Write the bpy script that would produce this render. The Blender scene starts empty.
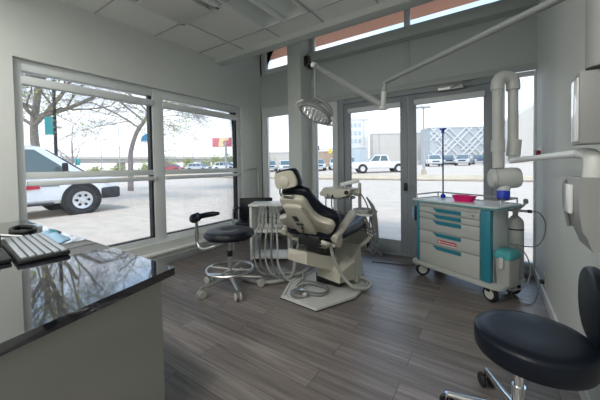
import bpy, bmesh, math, random
from mathutils import Vector, Matrix, noise
random.seed(7)
PI = math.pi
S = 0.836            # every length below is multiplied by S to give metres
C = bpy.context.scene.collection
sc = bpy.context.scene

# ------------------------------------------------------------------ camera
CAM_H = 1.4
F_PX, YAW, PY, PITCH, ROLL = 284.84, 0.5902, 173.87, 0.0266, 0.0170
_a = Vector((-math.sin(YAW), math.cos(YAW), 0)); _r = Vector((math.cos(YAW), math.sin(YAW), 0)); _u = Vector((0, 0, 1))
AX = _a * math.cos(PITCH) - _u * math.sin(PITCH)
U0 = _u * math.cos(PITCH) + _a * math.sin(PITCH)
RX = _r * math.cos(ROLL) - U0 * math.sin(ROLL)
UX = _r * math.sin(ROLL) + U0 * math.cos(ROLL)
cam_d = bpy.data.cameras.new('camera'); cam = bpy.data.objects.new('camera', cam_d); C.objects.link(cam)
m = Matrix((RX, UX, -AX)).transposed().to_4x4(); m.translation = Vector((0, 0, CAM_H)) * S
cam.matrix_world = m
cam_d.sensor_width = 36; cam_d.sensor_fit = 'HORIZONTAL'; cam_d.lens = F_PX * 36 / 600
cam_d.shift_y = -(200 - PY) / 600; cam_d.clip_start = 0.02; cam_d.clip_end = 600
sc.camera = cam

def at(px, py, d):
    """point seen at a pixel of the photograph, d units deep"""
    return Vector((0, 0, CAM_H)) + (AX + RX * (px - 300) / F_PX - UX * (py - PY) / F_PX) * d

# ------------------------------------------------------------------ world, sun, exposure
w = bpy.data.worlds.new('overcast_sky'); sc.world = w; w.use_nodes = True
nt = w.node_tree; nt.nodes.clear()
def N(nt, t, **k):
    n = nt.nodes.new(t)
    for a, b in k.items():
        if a.startswith('in_'): n.inputs[a[3:].replace('_', ' ')].default_value = b
        else: setattr(n, a, b)
    return n
tc = N(nt, 'ShaderNodeTexCoord'); sep = N(nt, 'ShaderNodeSeparateXYZ'); nt.links.new(tc.outputs['Generated'], sep.inputs[0])
ramp = N(nt, 'ShaderNodeValToRGB'); nt.links.new(sep.outputs['Z'], ramp.inputs[0])
e = ramp.color_ramp.elements; e[0].position = 0.0; e[0].color = (0.90, 0.92, 0.95, 1); e[1].position = 0.7; e[1].color = (0.30, 0.48, 0.80, 1)
x = e.new(0.16); x.color = (0.80, 0.88, 0.96, 1)
x = e.new(0.32); x.color = (0.48, 0.66, 0.92, 1)
mp = N(nt, 'ShaderNodeMapping'); mp.inputs['Scale'].default_value = (1, 1, 2.6); nt.links.new(tc.outputs['Generated'], mp.inputs[0])
nz = N(nt, 'ShaderNodeTexNoise'); nz.inputs['Scale'].default_value = 2.6; nz.inputs['Detail'].default_value = 6; nt.links.new(mp.outputs[0], nz.inputs[0])
cr = N(nt, 'ShaderNodeValToRGB'); cr.color_ramp.elements[0].position = 0.47; cr.color_ramp.elements[1].position = 0.70; nt.links.new(nz.outputs[0], cr.inputs[0])
mx = N(nt, 'ShaderNodeMixRGB'); nt.links.new(cr.outputs[0], mx.inputs[0]); nt.links.new(ramp.outputs[0], mx.inputs[1]); mx.inputs[2].default_value = (0.86, 0.90, 0.96, 1)
bg = N(nt, 'ShaderNodeBackground'); bg.inputs['Strength'].default_value = 1.42; nt.links.new(mx.outputs[0], bg.inputs[0])
wo = N(nt, 'ShaderNodeOutputWorld'); nt.links.new(bg.outputs[0], wo.inputs[0])

sd = bpy.data.lights.new('sun', 'SUN'); sun = bpy.data.objects.new('sun', sd); C.objects.link(sun)
sd.energy = 1.6; sd.angle = math.radians(15); sd.color = (1, 0.93, 0.84)
sun.rotation_euler = (math.radians(28), 0, math.radians(20)); sun.location = (0, -5, 20)

FILL_W = 15          # watts of each lamp added behind the camera to brighten the room
sc.view_settings.view_transform = 'Standard'; sc.view_settings.look = 'None'
sc.view_settings.gamma = 1; sc.view_settings.use_curve_mapping = False
sc.view_settings.exposure = 0.66
sc.cycles.max_bounces = 10; sc.cycles.transparent_max_bounces = 24; sc.cycles.diffuse_bounces = 6
sc.cycles.caustics_reflective = False; sc.cycles.caustics_refractive = False
sc.cycles.sample_clamp_indirect = 6

# ------------------------------------------------------------------ materials
def mat(name, col, rough=0.5, metal=0.0, var=0.0, scale=20, bump=0.0, coat=0.0, stretch=None, spec=0.5, emit=None, es=0):
    m = bpy.data.materials.new(name); m.use_nodes = True; t = m.node_tree; b = t.nodes['Principled BSDF']
    b.inputs['Base Color'].default_value = (*col, 1); b.inputs['Roughness'].default_value = rough; b.inputs['Metallic'].default_value = metal
    b.inputs['Coat Weight'].default_value = coat; b.inputs['Specular IOR Level'].default_value = spec
    if emit: b.inputs['Emission Color'].default_value = (*emit, 1); b.inputs['Emission Strength'].default_value = es
    if var or bump:
        tc = N(t, 'ShaderNodeTexCoord'); mp = N(t, 'ShaderNodeMapping'); t.links.new(tc.outputs['Object'], mp.inputs[0])
        if stretch: mp.inputs['Scale'].default_value = stretch
        nz = N(t, 'ShaderNodeTexNoise'); nz.inputs['Scale'].default_value = scale; nz.inputs['Detail'].default_value = 5; t.links.new(mp.outputs[0], nz.inputs[0])
        if var:
            r = N(t, 'ShaderNodeValToRGB'); r.color_ramp.elements[0].position = 0.3; r.color_ramp.elements[1].position = 0.7
            r.color_ramp.elements[0].color = (*[c * (1 - var) for c in col], 1); r.color_ramp.elements[1].color = (*[min(1, c * (1 + var)) for c in col], 1)
            t.links.new(nz.outputs[0], r.inputs[0]); t.links.new(r.outputs[0], b.inputs['Base Color'])
        if bump:
            bp = N(t, 'ShaderNodeBump'); bp.inputs['Strength'].default_value = bump; bp.inputs['Distance'].default_value = 0.01
            t.links.new(nz.outputs[0], bp.inputs['Height']); t.links.new(bp.outputs[0], b.inputs['Normal'])
    return m

def glass_mat(name, tint, refl_rough=0.0):
    m = bpy.data.materials.new(name); m.use_nodes = True; t = m.node_tree; t.nodes.clear()
    o = N(t, 'ShaderNodeOutputMaterial'); mix = N(t, 'ShaderNodeMixShader'); tr = N(t, 'ShaderNodeBsdfTransparent'); gl = N(t, 'ShaderNodeBsdfGlossy')
    tr.inputs[0].default_value = (*tint, 1); gl.inputs['Roughness'].default_value = refl_rough
    fr = N(t, 'ShaderNodeFresnel'); fr.inputs[0].default_value = 1.45
    t.links.new(fr.outputs[0], mix.inputs[0]); t.links.new(tr.outputs[0], mix.inputs[1]); t.links.new(gl.outputs[0], mix.inputs[2]); t.links.new(mix.outputs[0], o.inputs[0])
    return m

M = {}
M['wall'] = mat('painted_wall', (0.68, 0.71, 0.685), 0.6, var=0.02, scale=3)
M['tile'] = mat('ceiling_tile', (0.93, 0.93, 0.90), 0.9, var=0.05, scale=160, bump=0.15)
M['tbar'] = mat('ceiling_grid', (0.50, 0.51, 0.49), 0.5)
M['header'] = mat('grey_header_panel', (0.52, 0.56, 0.56), 0.55, var=0.02, scale=4)
M['beam'] = mat('grey_beam', (0.46, 0.49, 0.48), 0.5)
M['white_frame'] = mat('white_aluminium', (0.72, 0.76, 0.77), 0.35, spec=0.5)
M['grey_frame'] = mat('grey_door_aluminium', (0.31, 0.34, 0.365), 0.42)
M['gasket'] = mat('black_gasket', (0.02, 0.025, 0.03), 0.5)
M['glass'] = glass_mat('window_glass', (0.955, 0.965, 0.965))
M['white'] = mat('white_enamel', (0.80, 0.82, 0.81), 0.35)
M['xray'] = mat('off_white_plastic', (0.64, 0.66, 0.64), 0.4)
M['cream'] = mat('cream_plastic', (0.54, 0.52, 0.44), 0.4, var=0.02, scale=6)
M['grey_plastic'] = mat('light_grey_plastic', (0.50, 0.52, 0.51), 0.45)
M['plate'] = mat('grey_enamelled_plate', (0.52, 0.53, 0.51), 0.35, var=0.04, scale=9)
M['black_vinyl'] = mat('black_vinyl', (0.008, 0.011, 0.018), 0.36, bump=0.03, scale=60, spec=0.22)
M['black'] = mat('black_plastic', (0.015, 0.016, 0.018), 0.45)
M['chrome'] = mat('chrome', (0.82, 0.83, 0.84), 0.12, 1.0)
M['steel'] = mat('brushed_steel', (0.60, 0.61, 0.60), 0.32, 1.0)
M['hose'] = mat('grey_rubber_hose', (0.20, 0.21, 0.21), 0.5)
M['hose_light'] = mat('pale_grey_hose', (0.42, 0.43, 0.40), 0.5)
M['teal'] = mat('teal_plastic', (0.028, 0.25, 0.34), 0.4)
M['teal_light'] = mat('teal_lid', (0.07, 0.40, 0.42), 0.4)
M['cartgrey'] = mat('pale_cart_panel', (0.52, 0.54, 0.52), 0.4, var=0.02, scale=5)
M['cartside'] = mat('cart_side_panel', (0.56, 0.60, 0.60), 0.4, var=0.03, scale=5)
M['red'] = mat('red_label', (0.55, 0.02, 0.05), 0.5)
M['darkred'] = mat('dark_red_plastic', (0.22, 0.01, 0.02), 0.4)
M['pink'] = mat('magenta_plastic', (0.85, 0.01, 0.20), 0.35)
M['blue'] = mat('blue_plastic', (0.01, 0.05, 0.62), 0.35)
M['bluepole'] = mat('navy_pole_paint', (0.02, 0.05, 0.22), 0.35)
M['paleblue'] = mat('pale_blue_cloth', (0.30, 0.48, 0.66), 0.8, var=0.1, scale=40)
M['bin'] = mat('grey_bin_plastic', (0.46, 0.47, 0.46), 0.5)
M['tank'] = mat('tank_aluminium', (0.46, 0.47, 0.46), 0.35, 0.2, var=0.1, scale=12)
M['cabinet'] = mat('warm_grey_laminate', (0.25, 0.25, 0.225), 0.5, var=0.015, scale=3)
M['armgrey'] = mat('grey_lamp_arm', (0.25, 0.265, 0.26), 0.4)
M['shaded'] = mat('mid_grey_enamel', (0.29, 0.30, 0.29), 0.45)  # enamel darkened so its colour carries the shade on these wall-mounted parts
M['key'] = mat('pale_key', (0.36, 0.40, 0.44), 0.35)
M['baseboard'] = mat('grey_vinyl_base', (0.28, 0.30, 0.30), 0.5)
M['clearplastic'] = mat('clear_film', (0.85, 0.87, 0.88), 0.08, spec=0.9)
M['lens'] = mat('lamp_lens', (0.78, 0.80, 0.80), 0.12, spec=0.9, var=0.15, scale=60)
M['brown'] = mat('terracotta_soffit', (0.52, 0.25, 0.17), 0.7, var=0.10, scale=10, stretch=(0.4, 4, 1))
M['led'] = mat('lit_diffuser', (0.9, 0.9, 0.9), 0.5, emit=(1, 0.98, 0.94), es=2)  # glowing face of the fill lights added behind the camera
M['diffuser'] = mat('unlit_diffuser', (0.74, 0.74, 0.71), 0.5)
M['trough'] = mat('troffer_metal', (0.70, 0.74, 0.73), 0.4)
# outside
M['concrete'] = mat('pale_concrete', (0.57, 0.49, 0.40), 0.9, var=0.10, scale=1.4, bump=0.1, stretch=(1, 3, 1))
M['curb'] = mat('kerb_concrete', (0.50, 0.42, 0.32), 0.9, var=0.15, scale=2)
M['dry'] = mat('dry_verge', (0.58, 0.47, 0.32), 1, var=0.2, scale=1)
M['carwhite'] = mat('white_car_paint', (0.80, 0.81, 0.82), 0.25, coat=0.5)
M['carsilver'] = mat('silver_car_paint', (0.50, 0.52, 0.55), 0.3, 0.2, coat=0.5)
M['carred'] = mat('red_car_paint', (0.45, 0.06, 0.07), 0.3, coat=0.5)
M['carblue'] = mat('dark_blue_car_paint', (0.06, 0.09, 0.16), 0.3, coat=0.5)
M['carglass'] = mat('dark_car_glass', (0.10, 0.14, 0.14), 0.08, spec=0.8)
M['tyre'] = mat('tyre_rubber', (0.045, 0.045, 0.05), 0.8)
M['rim'] = mat('alloy_rim', (0.72, 0.73, 0.74), 0.3, 0.4)
M['orange'] = mat('amber_lens', (0.85, 0.35, 0.03), 0.3)
M['bark'] = mat('tree_bark', (0.30, 0.26, 0.26), 0.9, var=0.3, scale=14)
M['barkgreen'] = mat('mossy_bark', (0.30, 0.27, 0.235), 0.9, var=0.3, scale=10)
M['leaf'] = mat('spring_leaf', (0.42, 0.46, 0.13), 0.7, var=0.3, scale=4)
M['leaf2'] = mat('pale_bud', (0.30, 0.33, 0.30), 0.7, var=0.3, scale=4)
M['bldwhite'] = mat('pale_office_cladding', (0.72, 0.72, 0.70), 0.8, var=0.03, scale=1)
M['bldbeige'] = mat('beige_cladding', (0.60, 0.57, 0.52), 0.8, var=0.04, scale=1)
M['bldgrey'] = mat('grey_mesh_cladding', (0.48, 0.51, 0.53), 0.7)
M['lattice'] = mat('pale_lattice', (0.70, 0.72, 0.73), 0.7)
M['bldglass'] = mat('office_glass', (0.45, 0.52, 0.56), 0.2)
M['brick'] = mat('tan_brick', (0.48, 0.36, 0.27), 0.9, var=0.05, scale=2)
M['pole'] = mat('grey_lamp_post', (0.38, 0.40, 0.42), 0.5)
M['bannerteal'] = mat('teal_banner', (0.06, 0.38, 0.38), 0.7)
M['billred'] = mat('billboard_red', (0.66, 0.20, 0.24), 0.6)
M['billyellow'] = mat('billboard_cream', (0.86, 0.72, 0.42), 0.6)
M['signblue'] = mat('light_blue_sign', (0.05, 0.38, 0.68), 0.5)
M['signyellow'] = mat('yellow_sign', (0.85, 0.62, 0.05), 0.5)
M['overpass'] = mat('overpass_concrete', (0.44, 0.42, 0.39), 0.9, var=0.06, scale=1)
M['bush'] = mat('olive_bush', (0.36, 0.40, 0.18), 0.9, var=0.3, scale=3)

# wood plank floor (planks run along x)
def floor_mat():
    m = bpy.data.materials.new('grey_wood_planks'); m.use_nodes = True; t = m.node_tree; b = t.nodes['Principled BSDF']
    tc = N(t, 'ShaderNodeTexCoord')
    br = N(t, 'ShaderNodeTexBrick'); br.offset = 0.37; br.offset_frequency = 2
    br.inputs['Scale'].default_value = 1; br.inputs['Brick Width'].default_value = 1.1; br.inputs['Row Height'].default_value = 0.15
    br.inputs['Mortar Size'].default_value = 0.0016; br.inputs['Mortar Smooth'].default_value = 0.1; br.inputs['Bias'].default_value = 0
    br.inputs['Color1'].default_value = (0.0, 0, 0, 1); br.inputs['Color2'].default_value = (1, 1, 1, 1); br.inputs['Mortar'].default_value = (0.3, 0.3, 0.3, 1)
    t.links.new(tc.outputs['Object'], br.inputs[0])
    mp = N(t, 'ShaderNodeMapping'); mp.inputs['Scale'].default_value = (1.1, 22, 1); t.links.new(tc.outputs['Object'], mp.inputs[0])
    va = N(t, 'ShaderNodeVectorMath', operation='ADD'); t.links.new(mp.outputs[0], va.inputs[0])
    sc_ = N(t, 'ShaderNodeVectorMath', operation='SCALE'); sc_.inputs['Scale'].default_value = 7; t.links.new(br.outputs['Color'], sc_.inputs[0]); t.links.new(sc_.outputs[0], va.inputs[1])
    nz = N(t, 'ShaderNodeTexNoise'); nz.inputs['Scale'].default_value = 1.6; nz.inputs['Detail'].default_value = 8; nz.inputs['Roughness'].default_value = 0.65; t.links.new(va.outputs[0], nz.inputs[0])
    r = N(t, 'ShaderNodeValToRGB'); el = r.color_ramp.elements
    el[0].position = 0.28; el[0].color = (0.10, 0.085, 0.078, 1); el[1].position = 0.74; el[1].color = (0.30, 0.27, 0.255, 1)
    q = el.new(0.5); q.color = (0.18, 0.158, 0.148, 1); t.links.new(nz.outputs[0], r.inputs[0])
    mr = N(t, 'ShaderNodeMapRange'); mr.inputs['To Min'].default_value = 0.80; mr.inputs['To Max'].default_value = 1.22; t.links.new(br.outputs['Color'], mr.inputs[0])
    mul = N(t, 'ShaderNodeVectorMath', operation='SCALE'); t.links.new(r.outputs[0], mul.inputs[0]); t.links.new(mr.outputs[0], mul.inputs['Scale'])
    mm = N(t, 'ShaderNodeMixRGB'); t.links.new(br.outputs['Fac'], mm.inputs[0]); t.links.new(mul.outputs[0], mm.inputs[1]); mm.inputs[2].default_value = (0.03, 0.025, 0.022, 1)
    t.links.new(mm.outputs[0], b.inputs['Base Color']); b.inputs['Roughness'].default_value = 0.40; b.inputs['Specular IOR Level'].default_value = 0.85
    bp = N(t, 'ShaderNodeBump'); bp.inputs['Strength'].default_value = 0.12; bp.inputs['Distance'].default_value = 0.004; t.links.new(nz.outputs[0], bp.inputs['Height']); t.links.new(bp.outputs[0], b.inputs['Normal'])
    return m
M['floor'] = floor_mat()

def granite_mat():
    m = mat('black_speckled_granite', (0.012, 0.013, 0.018), 0.035, spec=0.9, coat=0.8)
    t = m.node_tree; b = t.nodes['Principled BSDF']; tc = N(t, 'ShaderNodeTexCoord')
    v = N(t, 'ShaderNodeTexVoronoi'); v.inputs['Scale'].default_value = 260; t.links.new(tc.outputs['Object'], v.inputs[0])
    r = N(t, 'ShaderNodeValToRGB'); r.color_ramp.elements[0].position = 0.0; r.color_ramp.elements[0].color = (0.10, 0.11, 0.13, 1)
    r.color_ramp.elements[1].position = 0.22; r.color_ramp.elements[1].color = (0.011, 0.012, 0.017, 1)
    t.links.new(v.outputs['Distance'], r.inputs[0]); t.links.new(r.outputs[0], b.inputs['Base Color']); b.inputs['IOR'].default_value = 1.75
    return m
M['granite'] = granite_mat()

# ------------------------------------------------------------------ mesh helpers
MW = {}      # object -> world matrix in units
class MB:
    def __init__(s): s.bm = bmesh.new(); s.mi = 0
    def _fin(s, vs):
        for v in vs:
            for f in v.link_faces: f.material_index = s.mi if not f.tag else f.material_index
        for v in vs:
            for f in v.link_faces: f.tag = True
        return s
    def face(s, vs):
        try: f = s.bm.faces.new(vs); f.material_index = s.mi; f.tag = True; return f
        except ValueError: return None
    def box(s, c, d, bev=0.0, rot=None, seg=2):
        """centre, full size"""
        r = bmesh.ops.create_cube(s.bm, size=1); vs = r['verts']
        for v in vs: v.co = Vector((v.co.x * d[0], v.co.y * d[1], v.co.z * d[2]))
        if bev > 0:
            es = list({e for v in vs for e in v.link_edges})
            g = bmesh.ops.bevel(s.bm, geom=es, offset=min(bev, min(d) * 0.49), segments=seg, profile=0.5, affect='EDGES')
            vs = list({v for f in g['faces'] for v in f.verts} | {v for v in vs if v.is_valid})
        mt = Matrix.Translation(Vector(c)) @ (rot.to_4x4() if rot is not None else Matrix())
        for v in vs: v.co = mt @ v.co
        return s._fin(vs)
    def bb(s, a, b, bev=0.0):
        c = [(p + q) / 2 for p, q in zip(a, b)]; d = [abs(q - p) for p, q in zip(a, b)]
        return s.box(c, d, bev)
    def rings(s, rings, cap0=True, cap1=True, closed=True, loop=False):
        R = [[s.bm.verts.new(p) for p in r] for r in rings]
        n = len(R[0]); k = n if closed else n - 1
        for i in range(len(R) - 1 + (1 if loop else 0)):
            A, B = R[i], R[(i + 1) % len(R)]
            for j in range(k): s.face((A[j], A[(j + 1) % n], B[(j + 1) % n], B[j]))
        if cap0 and not loop: s.face(R[0][::-1])
        if cap1 and not loop: s.face(R[-1])
        return s
    def tube(s, pts, r, seg=8, smooth=0, cap=True, loop=False):
        pts = [Vector(p) for p in pts]
        if smooth: pts = catmull(pts, smooth, loop)
        n = len(pts); rr = r if isinstance(r, (list, tuple)) else [r] * n
        if len(rr) != n: rr = [rr[0] + (rr[-1] - rr[0]) * i / (n - 1) for i in range(n)]
        prev = None; rings = []
        for i, p in enumerate(pts):
            if loop: t = pts[(i + 1) % n] - pts[i - 1]
            else: t = (pts[min(i + 1, n - 1)] - pts[max(i - 1, 0)])
            t.normalize()
            if prev is None:
                u = t.orthogonal().normalized()
            else:
                u = prev - t * prev.dot(t)
                u = u.normalized() if u.length > 1e-6 else t.orthogonal().normalized()
            prev = u; v = t.cross(u)
            rings.append([p + (u * math.cos(a) + v * math.sin(a)) * rr[i] for a in [2 * PI * k / seg for k in range(seg)]])
        return s.rings(rings, cap, cap, True, loop)
    def cyl(s, a, b, r0, r1=None, seg=16): return s.tube([a, b], [r0, r0 if r1 is None else r1], seg)
    def lathe(s, prof, c=(0, 0, 0), seg=24, axis=None):
        """prof: (radius, height) list"""
        q = Vector((0, 0, 1)).rotation_difference(Vector(axis)).to_matrix() if axis is not None else Matrix.Identity(3)
        c = Vector(c)
        rings = [[c + q @ Vector((max(r, 1e-4) * math.cos(2 * PI * k / seg), max(r, 1e-4) * math.sin(2 * PI * k / seg), h)) for k in range(seg)] for r, h in prof]
        return s.rings(rings)
    def prism(s, poly, z0, z1, bev=0.0):
        n0 = set(s.bm.verts)
        s.rings([[(x, y, z0) for x, y in poly], [(x, y, z1) for x, y in poly]])
        return s
    def prof(s, poly, o, ux, uy, un, w0, w1, inset=0.0):
        """extrude a 2D outline lying in plane (ux,uy) at o along un from w0 to w1; optional rounded rim"""
        o, ux, uy, un = map(Vector, (o, ux, uy, un))
        cx = sum(p[0] for p in poly) / len(poly); cy = sum(p[1] for p in poly) / len(poly)
        def ring(wv, k): return [o + ux * (cx + (p[0] - cx) * (1 - k)) + uy * (cy + (p[1] - cy) * (1 - k)) + un * wv for p in poly]
        if inset:
            t = (w1 - w0)
            rs = [ring(w0, inset), ring(w0 + t * .12, inset * .35), ring(w0 + t * .3, 0), ring(w0 + t * .7, 0), ring(w0 + t * .88, inset * .35), ring(w1, inset)]
        else: rs = [ring(w0, 0), ring(w1, 0)]
        return s.rings(rs)
    def xf(s, mt):
        for v in s.bm.verts: v.co = mt @ v.co
        return s
    def build(s, name, mats, parent=None, world=True, ang=38, recalc=True):
        if not isinstance(mats, (list, tuple)): mats = [mats]
        bm = s.bm
        if recalc: bmesh.ops.recalc_face_normals(bm, faces=bm.faces)
        ca = math.radians(ang)
        for f in bm.faces: f.smooth = True
        for e_ in bm.edges:
            if len(e_.link_faces) == 2 and e_.calc_face_angle(0) > ca: e_.smooth = False
        if parent is None:
            if world:
                xs = [v.co for v in bm.verts]; lo = Vector([min(c[i] for c in xs) for i in range(3)]); hi = Vector([max(c[i] for c in xs) for i in range(3)])
                org = Vector(((lo.x + hi.x) / 2, (lo.y + hi.y) / 2, lo.z))
            else: org = Vector((0, 0, 0))
            inv = Matrix.Translation(-org); mw = Matrix.Translation(org)
        else:
            inv = MW[parent].inverted() if world else Matrix(); mw = MW[parent]; org = Vector((0, 0, 0))
        for v in bm.verts: v.co = (inv @ v.co) * S
        me = bpy.data.meshes.new(name); bm.to_mesh(me); bm.free()
        for x_ in mats: me.materials.append(M[x_] if isinstance(x_, str) else x_)
        o = bpy.data.objects.new(name, me); C.objects.link(o); o.parent = parent
        if parent is None: o.location = org * S
        MW[o] = mw
        return o

def catmull(p, k, loop=False):
    n = len(p); out = []
    rng = n if loop else n - 1
    for i in range(rng):
        p1, p2 = p[i], p[(i + 1) % n]
        p0 = p[i - 1] if (i or loop) else p1 * 2 - p2
        p3 = p[(i + 2) % n] if (i + 2 < n or loop) else p2 * 2 - p1
        for j in range(k):
            t = j / k
            out.append(0.5 * ((2 * p1) + (p2 - p0) * t + (2 * p0 - 5 * p1 + 4 * p2 - p3) * t * t + (3 * p1 - p0 - 3 * p2 + p3) * t ** 3))
    if not loop: out.append(p[-1].copy())
    return out

def tag(o, label=None, cat=None, group=None, kind=None):
    if label: o['label'] = label
    if cat: o['category'] = cat
    if group: o['group'] = group
    if kind: o['kind'] = kind
    return o
def thing(name, label, cat, loc=(0, 0, 0), rz=0, group=None, kind=None):
    o = bpy.data.objects.new(name, None); C.objects.link(o); o.empty_display_size = 0.1
    o.location = Vector(loc) * S; o.rotation_euler = (0, 0, rz)
    MW[o] = Matrix.Translation(Vector(loc)) @ Matrix.Rotation(rz, 4, 'Z')
    return tag(o, label, cat, group, kind)
def dup(root, loc, rz, label=None, group=None):
    def cp(o, par):
        c = o.copy(); C.objects.link(c); c.parent = par
        for ch in [k for k in list(bpy.data.objects) if k.parent == o]: cp(ch, c)
        return c
    c = cp(root, None); c.location = Vector(loc) * S; c.rotation_euler = (0, 0, rz)
    if label: c['label'] = label
    if group: c['group'] = group
    return c
def struct(name, mb, m, cat, label, parent=None):
    o = mb.build(name, m, parent)
    if parent is None: tag(o, label, cat, kind='structure')
    return o
def ell(rx, ry, n=32, p=2.0, cx=0, cy=0):
    out = []
    for k in range(n):
        a = 2 * PI * k / n; c, s_ = math.cos(a), math.sin(a)
        out.append((cx + rx * math.copysign(abs(c) ** (2 / p), c), cy + ry * math.copysign(abs(s_) ** (2 / p), s_)))
    return out
def spline2(pts, k=5):
    v = catmull([Vector((x, y, 0)) for x, y in pts], k, True); return [(p.x, p.y) for p in v]

XL, YB, XR, ZC, ZH = -3.96, 4.49, 0.46, 3.27, 3.98
YN = -3.6
# ================================================================== SETTING
b = MB(); b.bb((XL - .3, YN - .2, -.12), (XR + .2, YB + .12, 0)); struct('floor', b, 'floor', 'floor', 'grey-brown wood plank floor of the dental room')

# left wall with its window opening and one for the added window
WY0, WY1, WZ0, WZ1 = 0.80, 3.95, 0.33, 2.55
b = MB()
for p_, q_ in ((YN, -3.2), (-.75, WY0), (WY1, YB + .12)): b.bb((XL - .26, p_, 0), (XL, q_, ZH))
for p_, q_ in ((-3.2, -.75), (WY0, WY1)): b.bb((XL - .26, p_, 0), (XL, q_, WZ0)); b.bb((XL - .26, p_, WZ1), (XL, q_, ZH))
struct('wall_left', b, 'wall', 'wall', 'pale painted wall around the big left window')
b = MB(); b.bb((XL, .86, .17), (XL + .05, YB - .06, .21), .008); struct('trim_1', b, 'white', 'trim', 'white ledge along the wall under the left window')
b = MB(); b.bb((XL, .86, 0), (XL + .025, YB - .02, .10), .004); struct('baseboard_left', b, 'baseboard', 'baseboard', 'grey base under the white ledge of the left wall')
b = MB(); b.bb((XR, YN, 0), (XR + .2, YB + .12, ZH)); struct('wall_right', b, 'wall', 'wall', 'pale painted wall on the right behind the medical cart')
b = MB(); b.bb((XR - .018, YN, 0), (XR, YB - .01, .10), .004); struct('baseboard_right', b, 'white', 'baseboard', 'pale baseboard along the right wall')
b = MB(); b.bb((XL - .26, YN - .2, 0), (XR + .2, YN, ZH)); struct('wall_rear', b, 'wall', 'wall', 'painted wall behind the camera')

# ceiling: tiles between T bars, bulkhead, high zone
b = MB()
for p_, q_ in (((XL - .26, YN - .2), (-2.53, 3.34)), ((-1.83, YN - .2), (XR + .2, 3.34)), ((-2.53, YN - .2), (-1.83, 1.56)), ((-2.53, 2.99), (-1.83, 3.34))): b.bb((p_[0], p_[1], ZC + .012), (q_[0], q_[1], ZC + .11))
ceil = struct('ceiling', b, 'tile', 'ceiling', 'suspended ceiling of pale square acoustic tiles')
b = MB(); gx = [-3.27 + .727 * k for k in range(-1, 6)]; gy = [1.53 + .74 * k for k in range(-7, 3)]
for gx_ in gx:
    if XL < gx_ < XR: b.bb((gx_ - .007, YN, ZC + .004), (gx_ + .007, 3.34, ZC + .0145))
for g in gy: b.bb((XL, g - .007, ZC + .0035), (XR, g + .007, ZC + .015))
o = b.build('ceiling_grid', 'tbar', ceil)
b = MB(); b.bb((XL - .1, 3.33, 3.20), (XR + .1, 3.50, ZH), .004); struct('trim_2', b, 'wall', 'bulkhead', 'pale bulkhead beam across the ceiling in front of the high windows')
b = MB(); b.bb((XL - .26, 3.5, ZH), (XR + .2, YB + .12, ZH + .1)); b.bb((XL - .3, YN - .2, ZH + .1), (XR + .3, YB + .12, ZH + .2)); struct('trim_3', b, 'wall', 'ceiling', 'raised ceiling strip above the high windows')

# back wall pieces
CX0, CX1, CY0 = -3.01, -2.73, 4.14
b = MB(); b.bb((CX0, CY0, 0), (CX1, YB + .1, ZH), .01); struct('wall_column', b, 'wall', 'column', 'square pale column between the narrow windows of the back wall')
b = MB()
b.bb((XL, YB, 2.60), (CX0, YB + .10, 3.27)); b.bb((CX1, YB, 2.56), (XR, YB + .10, 3.27)); b.bb((XL, YB, 0), (CX0, YB + .1, .26)); b.bb((CX1, YB, 0), (-2.22, YB + .1, .26)); b.bb((.06, YB, 0), (XR, YB + .1, .1))
b.bb((XL - .1, YB, 0), (XL, YB + .1, ZH)) 
wb = struct('wall_back', b, 'header', 'wall', 'grey header panels and low sills of the back wall')
b = MB(); b.bb((-1.075, YB - .012, 2.56), (-1.005, YB, 3.26), .003); b.build('joint_strip', 'grey_plastic', wb)
b = MB(); b.bb((CX1, YB - .16, 3.24), (XR, YB + .06, 3.40), .01); b.bb((CX1, YB - .03, 2.52), (XR, YB, 2.60), .004)
struct('trim_4', b, 'beam', 'beam', 'dark grey horizontal steel beam under the high windows')

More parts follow.
